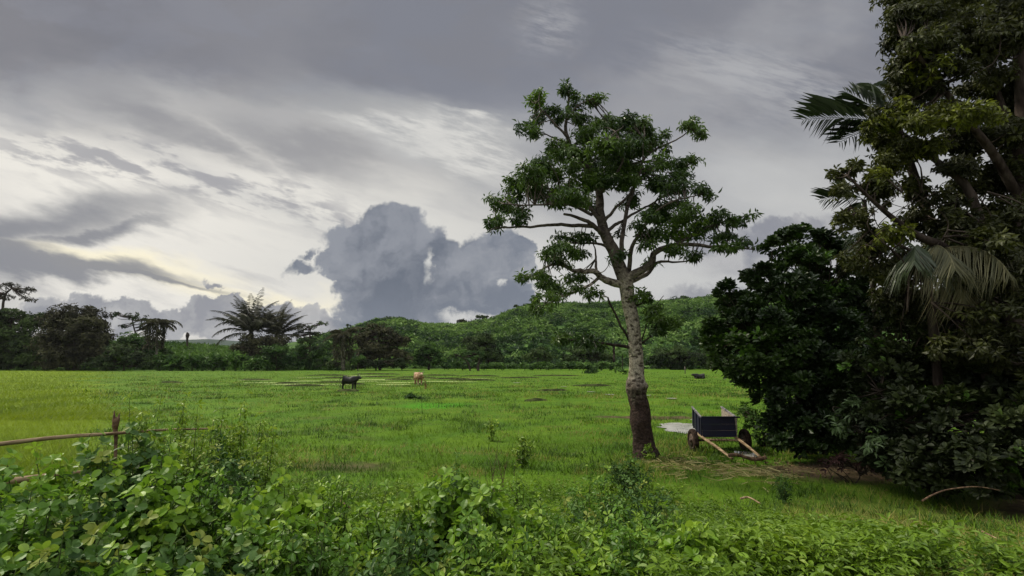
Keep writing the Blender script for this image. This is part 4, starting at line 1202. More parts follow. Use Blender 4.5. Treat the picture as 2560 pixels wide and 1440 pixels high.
for i, (px, py, w, h, by, lab) in enumerate([
        (1155, 803, 15, 7, 817, 'round rusty-leaved tree on the skyline left of the hill'),
        (1205, 792, 17, 7, 808, 'flat wide-crowned tree on the skyline where the hill starts to climb'),
        (1231, 797, 6, 4, 806, 'tiny tree just right of the flat wide-crowned skyline tree'),
        (1291, 765, 9, 4, 779, 'left one of the pair of small trees on the climbing ridge'),
        (1312, 764, 7, 5, 774, 'right one of the pair of small trees on the climbing ridge'),
        (1711, 744, 13, 7, 760, 'open-crowned tree alone on the ridge right of the pale trunk'),
        (1803, 741, 7, 4, 753, 'tiny tree on the ridge at the left edge of the glossy evergreen'),
        (1678, 753, 14, 5, 762, 'low bushy tree on the ridge just right of the pale trunk'),
        (1750, 752, 16, 4, 758, 'low flat bush on the ridge between the open-crowned tree and the evergreen'),
        (1540, 764, 10, 4, 769, 'low bush on the ridge close to the left of the pale trunk'),
        (1430, 764, 14, 3.5, 769, 'low bush on the middle of the ridge'),
        (976, 796, 12, 5, 806, 'rounded treetop on the wooded knob of the skyline')]):
    D = 325
    FT('ridge_tree', lab, 'tree', D, [(px - w * .4, py, w * .55, h * .8), (px + w * .4, py + 1, w * .55, h * .8), (px, py - h * .3, w * .5, h * .7)], [(px, by + 1), (px, (by + py) / 2), (px, py)], L_brown if i in (0,) else L_dark, leaf=.8, dens=16 if i in (5, 6) else 30,
       tr=.25, sub=5, subr=.35, group=RG, seed=50 + i)
far_palm('papaya_tree', 'thin young papaya-like tree just left of the pale trunk at the field edge', 1556, 880, 118, 928, ring(9, 0, 50, 1.6, 2.4, 1.2, 1.8), L_light, tr=.12, ll=.8, lw=.3)


# scrub covering the hills: uncountable
def scrub():
    n = 15000
    a = rng.uniform(ha0 + .12, 0.62, n)
    r = 137 + (330 - 137) * rng.random(n) ** 0.75
    x, y = r * np.tan(a), r
    z = hillH(x, y)
    px = 1280 + 1280 * np.tan(a)
    keep = (z > -0.3) & (rng.random(n) < np.where(vnoise(x, y, 22, 77, 2) > .42, 1, .55))
    x, y, z, r = x[keep], y[keep], z[keep], r[keep]
    sz = rng.uniform(.7, 1.5, len(x)) * (0.8 + r / 330 * .5)
    C = np.stack([x, y, z + sz * .4], 1)
    t = np.clip(vnoise(x, y, 22, 31, 3) * 2.2 - .70 + rng.normal(size=len(x)) * .16, 0, 1)
    mb = MB()
    rosettes(mb, C, np.tile([0, 0, 1.0], (len(C), 1)) + rng.normal(size=(len(C), 3)) * .3, 8, sz * 1.35, .42, T_RHOMB, t, .25, (25, 95))
    # banana-like leaves in a lighter tint
    m = rng.random(len(C)) < .35
    rosettes(mb, C[m] + [0, 0, .5], np.tile([0, 0, 1.0], (m.sum(), 1)), 4, sz[m] * 1.6, .3, T_RHOMB, np.clip(t[m] + .35, 0, 1), .5, (30, 85))
    n = 420
    a = rng.uniform(ha0 + .12, 0.62, n)
    r = 145 + 180 * rng.random(n) ** .8
    x, y = r * np.tan(a), r
    z = hillH(x, y)
    sz = rng.uniform(1.3, 3.4, n) * rng.choice([.7, 1, 1.3], n)
    tn = rng.choice([0.0, .08, .45, .8], n, p=[.4, .25, .2, .15])
    for i in range(n):
        k = int(14 + 10 * sz[i])
        c = rball(k, .5) * sz[i] * [1.2, 1, .8]
        c[:, 2] = np.abs(c[:, 2]) + .2
        rosettes(mb, c + [x[i], y[i], z[i]], nrm(c), 5, .9, .5, T_RHOMB, np.clip(tn[i] + rng.normal(size=k) * .1, 0, 1), .25, (30, 100))
    tag(mb.build('scrub', L_scrub), 'dense green scrub covering the hillside', 'scrub', kind='stuff')
    n = 3600
    a = rng.uniform(-.80, -.30, n)
    r = 130 + 78 * rng.random(n)
    x, y = r * np.tan(a), r
    C = np.stack([x, y, riseH(x, y) + .5], 1)
    mb = MB()
    t = np.clip(vnoise(x, y, 16, 32, 3) * 1.5 - .3 + rng.normal(size=n) * .15, 0, 1)
    rosettes(mb, C, np.tile([0, 0, 1.0], (n, 1)) + rng.normal(size=(n, 3)) * .3, 9, rng.uniform(1.0, 1.9, n), .42, T_RHOMB, t, .25, (25, 95))
    tag(mb.build('rise_scrub', L_light), 'tangled green scrub on the low rise behind the field at left', 'scrub', kind='stuff')


scrub()

# banana plants along the field edge
BG = 'banana plants in a row along the field edge'
for i, (px, by, h, D) in enumerate([(400, 926, 6, 127), (425, 926, 4.8, 126), (452, 926, 5.4, 128), (480, 926, 5.8, 126), (508, 926, 4.9, 127), (533, 926, 5.6, 126), (560, 927, 5.4, 127), (588, 927, 6.2, 125), (612, 927, 5.0, 126), (638, 927, 4.4, 124)]):
    b = P(px, by, D)
    b[2] = 0
    root = thing('banana_plant', tuple(b), ['banana plant at the left end of the row below the green rise', 'second banana plant from the left end, low and wide', 'banana plant below the brown-skirted ragged palm, third from the left', 'fourth banana plant from the left, below the dark palm stump',
                 'low banana plant, fifth from the left in the row', 'sixth banana plant from the left in the row', 'banana plant left of the largest palm, third from the right end', 'tallest banana plant, at the foot of the largest palm',
                 'banana plant just right of the tallest one', 'banana plant at the right end of the row below the green rise'][i], 'banana plant', BG)
    sm, lm = MB(), MB()
    tube(sm, [b, b + [0, 0, h * .5]], [.2, .13], 6)
    n = 26
    C = b + np.stack([rng.normal(size=n) * .9, rng.normal(size=n) * .8, rng.uniform(.1, .62, n) * h], 1)
    rosettes(lm, C, np.tile([0, 0, 1.0], (n, 1)) + rng.normal(size=(n, 3)) * .3, 6, 1.5, .30, T_LANCE, rng.uniform(.1, .9, n), .35, (15, 80))
    sm.build('stem', B_stem, root, loc=b)
    lm.build('leaves', L_light, root, loc=b)
EB = 'low bushes along the foot of the hill'
_ref = [(1135, 'below the umbrella-crowned trees'), (1222, 'below the tall dark pointed tree'), (1345, 'below the dark rounded bush'), (1450, 'below the wide dark bush'), (1540, 'beside the papaya-like tree')]
_nm = ['bright low bush', 'pale green low bush', 'light low bush', 'mid green low bush']
LB = []
for i in range(20):
    x_ = 1115 + i * 24
    rx_, rn_ = min(_ref, key=lambda q: abs(q[0] - x_))
    side_ = 'straight' if abs(x_ - rx_) < 12 else ('a little left' if -36 < x_ - rx_ < 0 else 'a little right' if 0 < x_ - rx_ < 36 else 'further left' if x_ < rx_ else 'further right')
    LB.append('%s %s, %s' % (_nm[i % 4], {'straight': 'exactly', 'a little left': 'slightly left', 'a little right': 'slightly right', 'further left': 'further left', 'further right': 'further right'}[side_], 'of the spot ' * 0 + rn_))
for i in range(20):
    px = 1115 + i * 24 + rng.uniform(-8, 8)
    if 1570 < px < 1612:
        continue
    FT('low_bush', LB[i], 'shrub', rng.uniform(124, 134), [(px, 914 + rng.uniform(-3, 3), rng.uniform(14, 22), rng.uniform(6, 9))], [(px, 926), (px, 920), (px, 914)], L_light if i % 3 else L_mid,
       leaf=.65, dens=60, tr=.08, branches=False, base=0, group=EB, seed=80 + i, lo=.2, hi=1)
FT('low_bush', 'dark flat mound of leaves standing out in the field left of the pale trunk', 'shrub', 105, [(1480, 929, 32, 4), (1485, 925, 16, 3)], [(1480, 934), (1480, 932), (1480, 929)], L_mid, leaf=.45, dens=60, tr=.06, branches=False, base=0, seed=99, lo=0, hi=.6)
FT('low_bush', 'leafy clump on the field just left of the pale trunk', 'shrub', 100, [(1545, 924, 16, 7), (1560, 930, 12, 5)], [(1550, 936), (1550, 930), (1550, 925)], L_mid, leaf=.45, dens=60, tr=.06, branches=False, base=0, seed=98, lo=.1, hi=.9)


# ------------------------------------------------------------------ water and banks in the paddies
def water_mat(name, green, amt):
    m, N = new_mat(name)
    tc = N.n.new('ShaderNodeTexCoord')
    n = N.noise(tc.outputs['Object'], 1.2, 4, 0.6)
    p = N.n.new('ShaderNodeBsdfPrincipled')
    N.put(p.inputs['Base Color'], green)
    p.inputs['Roughness'].default_value = 0.55
    g = N.n.new('ShaderNodeBsdfGlossy')
    g.inputs['Roughness'].default_value = 0.08
    g.inputs['Color'].default_value = (.8, .8, .8, 1)
    b = N.n.new('ShaderNodeBump')
    b.inputs['Strength'].default_value = 0.06
    N.l.new(n, b.inputs['Height'])
    N.l.new(b.outputs[0], g.inputs['Normal'])
    mx = N.n.new('ShaderNodeMixShader')
    N.put(mx.inputs[0], N.ss(n, .3, .7, amt - .15, amt + .15))
    N.l.new(p.outputs[0], mx.inputs[1])
    N.l.new(g.outputs[0], mx.inputs[2])
    o = N.n.new('ShaderNodeOutputMaterial')
    N.l.new(mx.outputs[0], o.inputs['Surface'])
    return m


def blobpoly(mb, cx, cy, rx, ry, z, n=40, seed=0, rough=.45):
    a = np.arange(n) / n * 2 * math.pi
    r = 1 + (vnoise(np.cos(a) * 2 + seed * 7, np.sin(a) * 2, .6, seed, 3) - .5) * 2 * rough
    v = np.stack([cx + np.cos(a) * rx * r, cy + np.sin(a) * ry * r, np.full(n, z)], 1)
    v = np.vstack([v, [[cx, cy, z]]])
    f = np.stack([np.arange(n), (np.arange(n) + 1) % n, np.full(n, n)], 1)
    mb.add(v, f)


wm, bk = MB(), MB()
strips = [(660, 957, 70, 1), (760, 953, 60, 1), (735, 961, 90, 1.5), (860, 950, 70, 1.2), (830, 962, 70, 1.5), (960, 950, 90, 1.4), (1000, 957, 80, 1.2), (1090, 954, 80, 1.2), (980, 962, 60, 1.5), (1150, 955, 60, .8), (905, 955, 60, 1),
          (640, 951, 60, .8), (1060, 948, 60, .8), (900, 940, 60, .6), (1180, 947, 60, .6), (780, 945, 60, .6)]
for i, (px, py, hw, hh) in enumerate(strips):
    g = G(px, py)
    g2 = G(px, py + hh)
    k = g[1] / 1280
    blobpoly(wm, g[0], g[1], hw * .75 * k, max(.5, abs(g[1] - g2[1]) * .9), .02 + i * .002, 48, i, .3)
for i, (px, py, hw) in enumerate([(640, 950.5, 40), (720, 959, 30), (760, 965, 50), (880, 961.5, 30), (860, 945, 50), (950, 943, 40), (1040, 944, 50), (1120, 948, 60), (1000, 950, 40), (1180, 951, 60), (830, 957, 40), (1100, 939, 50), (820, 939, 60),
                                  (940, 936, 60), (1200, 941, 50), (430, 957, 30), (1390, 940, 60), (1300, 945, 50), (870, 978, 26), (1340, 1003, 30), (1380, 977, 40), (1480, 965, 50)]):
    g = G(px, py)
    k = g[1] / 1280
    n = 24
    xs = np.linspace(-1, 1, n) * hw * k + g[0]
    yy = g[1] + (vnoise(xs, xs * 0, 3, i) - .5) * 1.2
    h = (.16 + .12 * vnoise(xs, xs * 0 + i, 1.2, 3)) * np.sqrt(np.maximum(0, 1 - np.linspace(-1, 1, n) ** 2)) + .01
    pts = np.stack([xs, yy, np.zeros(n)], 1)
    w = .35
    v = np.concatenate([pts + [0, -w, -.02], pts + np.stack([np.zeros(n), np.full(n, -.12), h], 1), pts + np.stack([np.zeros(n), np.full(n, .15), h * .9], 1), pts + [0, w, -.02]])
    q = []
    for r_ in range(3):
        for j in range(n - 1):
            q.append((r_ * n + j, r_ * n + j + 1, (r_ + 1) * n + j + 1, (r_ + 1) * n + j))
    bk.add(v, np.array(q))
tag(wm.build('paddy_water', water_mat('algae water', (0.26, 0.34, 0.075), .22)), kind='structure')
tag(bk.build('mud_banks', noise_mat('mud bank', (0.020, 0.022, 0.010), (0.05, 0.06, 0.02), 3, .95, .05), smooth=True), kind='structure')
pm = MB()
blobpoly(pm, 8.0, 23.6, 1.25, 1.9, -.035, 60, 5, .35)
blobpoly(pm, 9.9, 26.4, .8, .9, .05, 50, 7, .35)
blobpoly(pm, 7.5, 17.0, .28, .5, .055, 30, 8, .3)
for i, (px, py, s) in enumerate([(1523, 988, .5), (1292, 958, .5), (1478, 981, .4), (1680, 998, .4), (1410, 968, .35), (1620, 990, .3)]):
    g = G(px, py)
    blobpoly(pm, g[0], g[1], s, s * .9, .07, 30, 20 + i, .3)
tag(pm.build('puddles', water_mat('pale puddle', (0.40, 0.38, 0.35), .55)), kind='structure')


# ------------------------------------------------------------------ cattle
def skin_mesh(name, verts, edges, radii, mat, parent, sub=2, loc=(0, 0, 0)):
    me = bpy.data.meshes.new(name)
    me.from_pydata([tuple(v) for v in verts], edges, [])
    me.materials.append(mat)
    o = bpy.data.objects.new(name, me)
    col.objects.link(o)
    o.parent = parent
    m = o.modifiers.new('Skin', 'SKIN')
    m.use_smooth_shade = True
    for i, sv in enumerate(me.skin_vertices[0].data):
        r = radii[i]
        sv.radius = (r, r) if np.isscalar(r) else r
        sv.use_root = (i == 0)
    s = o.modifiers.new('Subsurf', 'SUBSURF')
    s.levels = s.render_levels = sub
    return o


def cow(label, pos, rz, mat, hmat, scale=1.0, lying=False, grazing=False, horns=True):
    root = thing('cow', tuple(pos), label, 'cow')
    root.rotation_euler = (0, 0, rz)
    root.scale = (scale,) * 3
    # local: x forward
    H = 0.0 if not lying else -0.62
    V = [(-.25, 0, .95 + H), (-.66, 0, 1.02 + H), (.15, 0, .93 + H), (.50, 0, 1.0 + H), (.46, 0, 1.42 + H)]      # 0 belly,1 rump,2 chest,3 shoulder,4 hump
    Rr = [.40, .33, .40, .34, .13]
    E = [(0, 1), (0, 2), (2, 3), (3, 4)]
    if grazing:
        V += [(.85, 0, .95 + H), (1.08, 0, .62 + H), (1.15, 0, .38 + H), (1.2, 0, .15 + H)]
    else:
        V += [(.80, 0, 1.18 + H), (.98, 0, 1.32 + H), (1.14, .0, 1.24 + H), (1.28, 0, 1.12 + H)]
    Rr += [.24, .17, .13, .09]
    E += [(3, 5), (5, 6), (6, 7), (7, 8)]
    # dewlap
    V += [(.74, 0, .82 + H)]
    Rr += [.14]
    E += [(3, len(V) - 1)]
    for s in (-1, 1):
        # ears
        i = len(V)
        V += [(V[6][0] - .02, s * .14, V[6][2] + .02), (V[6][0] - .06, s * .27, V[6][2] - .02)]
        Rr += [.045, .03]
        E += [(6, i), (i, i + 1)]
        i = len(V)
        if lying:
            V += [(.5, s * .25, .30), (.78, s * .3, .10), (.50, s * .3, .07)]
            Rr += [.12, .08, .06]
            E += [(3, i), (i, i + 1), (i + 1, i + 2)]
            i = len(V)
            V += [(-.55, s * .32, .28), (-.2, s * .42, .14), (-.5, s * .42, .07)]
            Rr += [.16, .09, .06]
            E += [(1, i), (i, i + 1), (i + 1, i + 2)]
        else:
            st = .06 * s
            V += [(.50 + st, s * .17, .78), (.52 + st, s * .17, .42), (.50 + st, s * .17, .10), (.54 + st, s * .17, .03)]
            Rr += [.16, .10, .075, .08]
            E += [(3, i), (i, i + 1), (i + 1, i + 2), (i + 2, i + 3)]
            i = len(V)
            V += [(-.66 - st, s * .18, .80), (-.60 - st, s * .18, .55), (-.74 - st, s * .18, .40), (-.70 - st, s * .18, .10), (-.66 - st, s * .18, .03)]
            Rr += [.21, .14, .09, .075, .08]
            E += [(1, i), (i, i + 1), (i + 1, i + 2), (i + 2, i + 3), (i + 3, i + 4)]
    skin_mesh('body', V, E, Rr, mat, root)
    mb = MB()
    tz = 1.2 + H
    tp, tr_ = smooth_path([(-.92, 0, tz), (-1.04, 0.02, tz - .15), (-1.06, .03, tz - .5), (-1.03, .03, max(.1, tz - .8))], [.04, .03, .02, .015], 4)
    tube(mb, tp, tr_, 6)
    tp, tr_ = smooth_path([(-1.03, .03, max(.12, tz - .75)), (-1.03, .03, max(.08, tz - .9)), (-1.02, .03, max(.04, tz - 1.02))], [.02, .05, .01], 4)
    tube(mb, tp, tr_, 6)
    mb.build('tail', hmat, root, smooth=True)
    if horns:
        for s in (-1, 1):
            hb = MB()
            hx, hz = V[6][0], V[6][2]
            p, r = smooth_path([(hx, s * .07, hz + .08), (hx - .02, s * .20, hz + .16), (hx, s * .26, hz + .30), (hx + .04, s * .22, hz + .44)], [.04, .032, .022, .006], 4)
            tube(hb, p, r, 8)
            hb.build('horn', M_horn, root, smooth=True)
    return root


M_horn = noise_mat('horn', (.10, .085, .07), (.22, .19, .15), 8, .5, .4, .1)
M_black = noise_mat('black hide', (.006, .005, .005), (.016, .013, .012), 5, .6, .35, .1)
M_tan = noise_mat('tan hide', (.20, .095, .05), (.48, .34, .22), 2.2, .75, .2, .1)
g = G(873, 974)
cow('black humped cow standing side-on in the middle of the pasture', g, R(-6), M_black, M_black, .95)
g = G(1046, 962)
cow('pale tan horned cow standing behind the tall weed stalk', g, R(-62), M_tan, M_tan, 1.02)
g = G(1750, 947)
cow('dark cow lying in the grass by the edge of the glossy evergreen', g + [0, 0, 0], R(178), M_black, M_black, 1.0, lying=True, horns=False)


# ------------------------------------------------------------------ ox cart
def ox_cart():
    navy, N = new_mat('navy paint')
    tc = N.n.new('ShaderNodeTexCoord')
    n = N.noise(tc.outputs['Object'], 7, 7, .7)
    n2 = N.noise(tc.outputs['Object'], 1.5, 4, .6)
    c = N.mix(N.ss(n2, .35, .65), (.004, .004, .014), (.007, .008, .026))
    c = N.mix(N.ss(n, .66, .72, 0, .8), c, (.10, .085, .07))
    finish(navy, N, c, .6, .3, bump=n, bstr=.15, bdist=.005)
    worn = noise_mat('worn timber', (.16, .13, .10), (.38, .33, .27), 4, .85, .15, .4, .01, (1, 6, 6))
    edge = noise_mat('paint worn edge', (.05, .05, .075), (.30, .28, .27), 9, .8, .2, .3, .01)
    rubber = noise_mat('mud caked tyre', (.018, .012, .009), (.050, .032, .024), 9, .95, .1, .8, .02)
    steel = noise_mat('rusty steel', (.035, .022, .016), (.10, .06, .04), 12, .7, .3, .3, .01)
    fl, fr = P(1757, 1092, 17.4), P(1841, 1092, 17.4)
    rl, rr = fl + [.22, 1.55, .17], fr + [.17, 1.55, .17]
    root = thing('ox_cart', (float((fl + fr)[0] / 2), 18.1, float(gh(7.1, 18.1))), 'old navy blue two-wheeled ox cart resting on its wooden shafts beside the evergreen', 'cart')
    o = np.array(root.location)

    def add(name, mb, mat, parent=root, smooth=False):
        ob = mb.build(name, mat, parent, smooth, loc=o)
        return ob
    H = np.array([0.02, 0.09, .60])

    def slab(a, b, up, th, mb):
        a, b, up = map(np.asarray, (a, b, up))
        n = nrm(np.cross(b - a, up)) * th / 2
        v = np.array([a - n, b - n, b + up - n, a + up - n, a + n, b + n, b + up + n, a + up + n])
        f = np.array([(0, 1, 2, 3), (7, 6, 5, 4), (0, 4, 5, 1), (1, 5, 6, 2), (2, 6, 7, 3), (3, 7, 4, 0)])
        mb.add(v, f)

    def planks(a, b, up, n, th, mb, gap=.003):
        a, b, up = map(np.asarray, (a, b, up))
        for i in range(n):
            slab(a + up * (i / n + gap / 2), b + up * (i / n + gap / 2), up * (1 / n - gap), th * rng.uniform(.9, 1.1), mb)
    m = MB(); planks(fl, fr, H, 3, .035, m); add('front_panel', m, navy)
    m = MB(); planks(fl + [-.03, .03, 0], rl, H * [1, 0, 1], 3, .035, m)
    for t in (.12, .45, .8):
        a = (fl + [-.06, .03, 0]) * (1 - t) + (rl + [-.03, 0, 0]) * t
        box(m, a + H * [1, 0, 1] / 2, .035, .07, .64)
    sp_ = add('side_panel', m, navy)
    m = MB(); planks(fr + [.03, .03, 0], rr, H * [1, 0, 1], 3, .035, m)
    add('side_panel', m, worn)
    m = MB(); slab(fl + H * [1, 1, 1] + [-.02, -.02, 0], fr + H + [.16, -.02, 0], np.array([0, 0, .05]), .06, m); add('top_rail', m, navy)
    for a, b in ((fl, rl), (fr, rr)):
        m = MB()
        s = -.03 if a is fl else .03
        slab(a + H * [1, 0, 1] + [s, .06, .004], b + H * [1, 0, 1] + [0, .04, .03], np.array([0, 0, .045]), .055, m)
        add('top_rail', m, edge)
    m = MB()
    q = np.array([fl + [0, .03, .02], fr + [0, .03, .02], rr + [0, 0, .02], rl + [0, 0, .02]])
    v = np.vstack([q, q - [0, 0, .04]])
    m.add(v, np.array([(0, 1, 2, 3), (7, 6, 5, 4), (0, 4, 5, 1), (1, 5, 6, 2), (2, 6, 7, 3), (3, 7, 4, 0)]))
    add('floor', m, worn)
    # wheels
    wl = P(1733, 1102, 17.95); wl[2] = .35 + float(gh(wl[0], wl[1]))
    wr = P(1866, 1102, 17.95); wr[2] = wl[2]
    wr[0] -= .05
    ax = nrm(wr - wl)
    u = nrm(np.cross(ax, [0, 0, 1.0])); w = np.cross(u, ax)
    for cpt in (wl, wr):
        wm_ = MB()
        a = np.arange(48) / 48 * 2 * math.pi
        prof = [(-.075, .24), (-.085, .29), (-.08, .34), (-.05, .362), (0, .368), (.05, .362), (.08, .34), (.085, .29), (.075, .24), (.0, .22)]
        vs = []
        for k_, (dx, r) in enumerate(prof):
            rr_ = r + (.012 * (np.arange(48) % 2) if 2 <= k_ <= 6 else 0)
            vs.append(cpt + ax * dx + (np.cos(a) * rr_)[:, None] * u + (np.sin(a) * rr_)[:, None] * w)
        n = len(prof)
        f = [((i * 48 + j), (i * 48 + (j + 1) % 48), ((i + 1) % n * 48 + (j + 1) % 48), ((i + 1) % n * 48 + j)) for i in range(n) for j in range(48)]
        wm_.add(np.concatenate(vs), np.array(f))
        wheel = add('wheel', wm_, rubber, smooth=True)
        rm = MB()
        tube(rm, [cpt - ax * .06, cpt - ax * .02, cpt + ax * .02, cpt + ax * .06], [.232, .21, .21, .232], 24)
        tube(rm, [cpt - ax * .11, cpt + ax * .11], [.07, .07], 12)
        rim = rm.build('rim', steel, wheel, True, loc=o)
    m = MB(); tube(m, [wl + ax * .05, wr - ax * .05], [.04, .04], 10); add('axle', m, steel, smooth=True)
    # chassis: cross beam under the front edge
    m = MB()
    a, b = P(1762, 1100, 17.25), P(1860, 1102, 17.25)
    p, r = smooth_path([a, (a + b) / 2 + [0, 0, .015], b], [.038, .034, .036], 6)
    tube(m, p, r, 8); add('cross_beam', m, M_wood, smooth=True)
    for a, b in (((1760, 1096, 17.3), (1831, 1147, 15.55)), ((1843, 1096, 17.3), (1899, 1141, 15.6))):
        m = MB()
        A_, B_ = P(*a), P(*b)
        B_[2] = max(B_[2], float(gh(B_[0], B_[1])) + .08)
        rear = A_ + (A_ - B_) * .5
        p, r = smooth_path([rear, A_, (A_ + B_) / 2 + [0, 0, .015], B_], [.04, .045, .045, .04], 6)
        tube(m, p, r, 10, lambda i, a_, q_: 1 + (vnoise(a_, np.full(len(a_), q_[1] * 2), .8, 3) - .5) * .2)
        add('shaft', m, M_wood, smooth=True)
    m = MB()
    ya, yb = P(1822, 1143, 15.5), P(1916, 1148, 15.55)
    for q_ in (ya, yb):
        q_[2] = max(q_[2], float(gh(q_[0], q_[1])) + .10)
    t = np.linspace(0, 1, 9)
    p = ya[None] * (1 - t)[:, None] + yb[None] * t[:, None]
    p[:, 2] += .05 * np.sin(t * math.pi * 2 + .4) + .03
    p, r = smooth_path(p, [.05, .055, .05, .045, .05, .055, .05, .06, .05], 3)
    tube(m, p, r, 10, lambda i, a_, q_: 1 + (vnoise(a_, np.full(len(a_), q_[0] * 4), .8, 6) - .5) * .3)
    yk = add('yoke', m, M_woodd, smooth=True)
    for px in (1857, 1886, 1912):
        pm_ = MB()
        c = P(px, 1143, 15.48)
        c[2] = p[np.argmin(np.abs(p[:, 0] - c[0])), 2]
        tube(pm_, [c + [0, 0, .12], c, c + [.01, -.02, -.14]], [.012, .014, .012], 6)
        pm_.build('peg', M_woodd, yk, True, loc=o)


ox_cart()


# ------------------------------------------------------------------ fence at left
def fence():
    b = P(288, 1200, 6.0)
    b[2] = float(gh(b[0], 6.0))
    root = thing('pole_fence', tuple(b), 'rough pole fence half buried in the leafy shrubs at lower left', 'fence')
    m = MB()
    a = P(-160, 1130, 4.1)
    p, r = smooth_path([a, P(0, 1110, 4.7), P(150, 1093, 5.3), P(285, 1084, 5.95), P(410, 1075, 6.9), P(520, 1072, 7.8)], [.021, .020, .020, .018, .016, .012], 8)
    tube(m, p, r, 10, lambda i, a_, q_: 1 + (vnoise(a_, np.full(len(a_), q_[0] * 3), .8, 3) - .5) * .22)
    m.build('rail', M_wood, root, smooth=True, loc=b)
    m = MB()
    p, r = smooth_path([P(-60, 1215, 4.7), P(100, 1193, 5.3), P(208, 1182, 5.75), P(310, 1172, 6.2)], [.03, .03, .028, .024], 8)
    tube(m, p, r, 10, lambda i, a_, q_: 1 + (vnoise(a_, np.full(len(a_), q_[0] * 3), .8, 5) - .5) * .22)
    m.build('rail', M_wood, root, smooth=True, loc=b)
    m = MB()
    p, r = smooth_path([b - [0, 0, .2], P(286, 1180, 6.0), P(289, 1100, 6.0), P(287, 1064, 6.0), P(284, 1056, 6.0)], [.018, .018, .017, .024, .010], 6)
    tube(m, p, r, 8, lambda i, a_, q_: 1 + (vnoise(a_, np.full(len(a_), q_[2] * 5), .6, 8) - .5) * .6)
    q = P(289, 1062, 6.0)
    for dx, dz in ((-.03, .16), (.03, .13), (.0, .09)):
        tube(m, [q + [0, 0, -.04], q + [dx * .8, 0, .05], q + [dx, 0, dz]], [.025, .018, .004], 6)
    m.build('post', M_woodd, root, smooth=True, loc=b)


fence()


# ------------------------------------------------------------------ foreground shrubs (individuals)
def shrub(px, py, D, spread, label, ns=11, leaf=.07, M=5, mat=None, tmpl=T_OBOV, w=.62, name='leafy_shrub', lo=.15, hi=.8, step=.075, lean=.5, group=None, cat='shrub', hmin=.25):
    top = P(px, py, D)
    b = top.copy()
    b[2] = float(gh(b[0], D))
    h = max(hmin, top[2] - b[2])
    root = thing(name, tuple(b), label, cat, group)
    sm, lm = MB(), MB()
    Cs, As, ti = [], [], []
    for i in range(ns):
        a = rng.uniform(0, 6.28)
        rr = spread * math.sqrt(rng.random())
        hh = h * rng.uniform(.7, 1.0) * (1 - .35 * (rr / spread) ** 2) if i else h
        if i == 0:
            rr = 0
        tip = b + [math.cos(a) * rr, math.sin(a) * rr, hh]
        mid = b + [math.cos(a) * rr * .55, math.sin(a) * rr * .55, hh * .55] + rng.normal(size=3) * .03
        tip = tip + rng.normal(size=3) * .03
        p, r = smooth_path([b + [rng.normal() * .03, rng.normal() * .03, -.03], mid, tip], [.009, .006, .002], 6)
        tube(sm, p, r, 5, cap=False)
        ln = np.linalg.norm(tip - b)
        k = max(5, int(ln / step))
        tt = np.linspace(.22, 1, k)
        idx = np.minimum((tt * (len(p) - 1)).astype(int), len(p) - 1)
        q = p[idx]
        ang = np.arange(k) * 2.4 + a
        out = np.stack([np.cos(ang), np.sin(ang), np.full(k, .5)], 1)
        pl = rng.uniform(.04, .12, k) * (1.15 - .6 * tt)
        e = q + nrm(out) * pl[:, None]
        for j in range(k):
            tube(sm, [q[j], e[j]], [.0022, .0016], 3, cap=False)
        Cs.append(e)
        As.append(out + [0, 0, .6])
        ti.append(np.clip(rng.uniform(lo, hi) + (tt - .5) * .25 + (tt > .96) * .3, 0, 1))
    C, A, t = np.concatenate(Cs), np.concatenate(As), np.concatenate(ti)
    rosettes(lm, C, A, M, leaf, w, tmpl, t, .12, (45, 92), .12)
    sm.build('stems', B_stem, root, loc=b)
    lm.build('leaves', mat or L_shrub, root, loc=b)


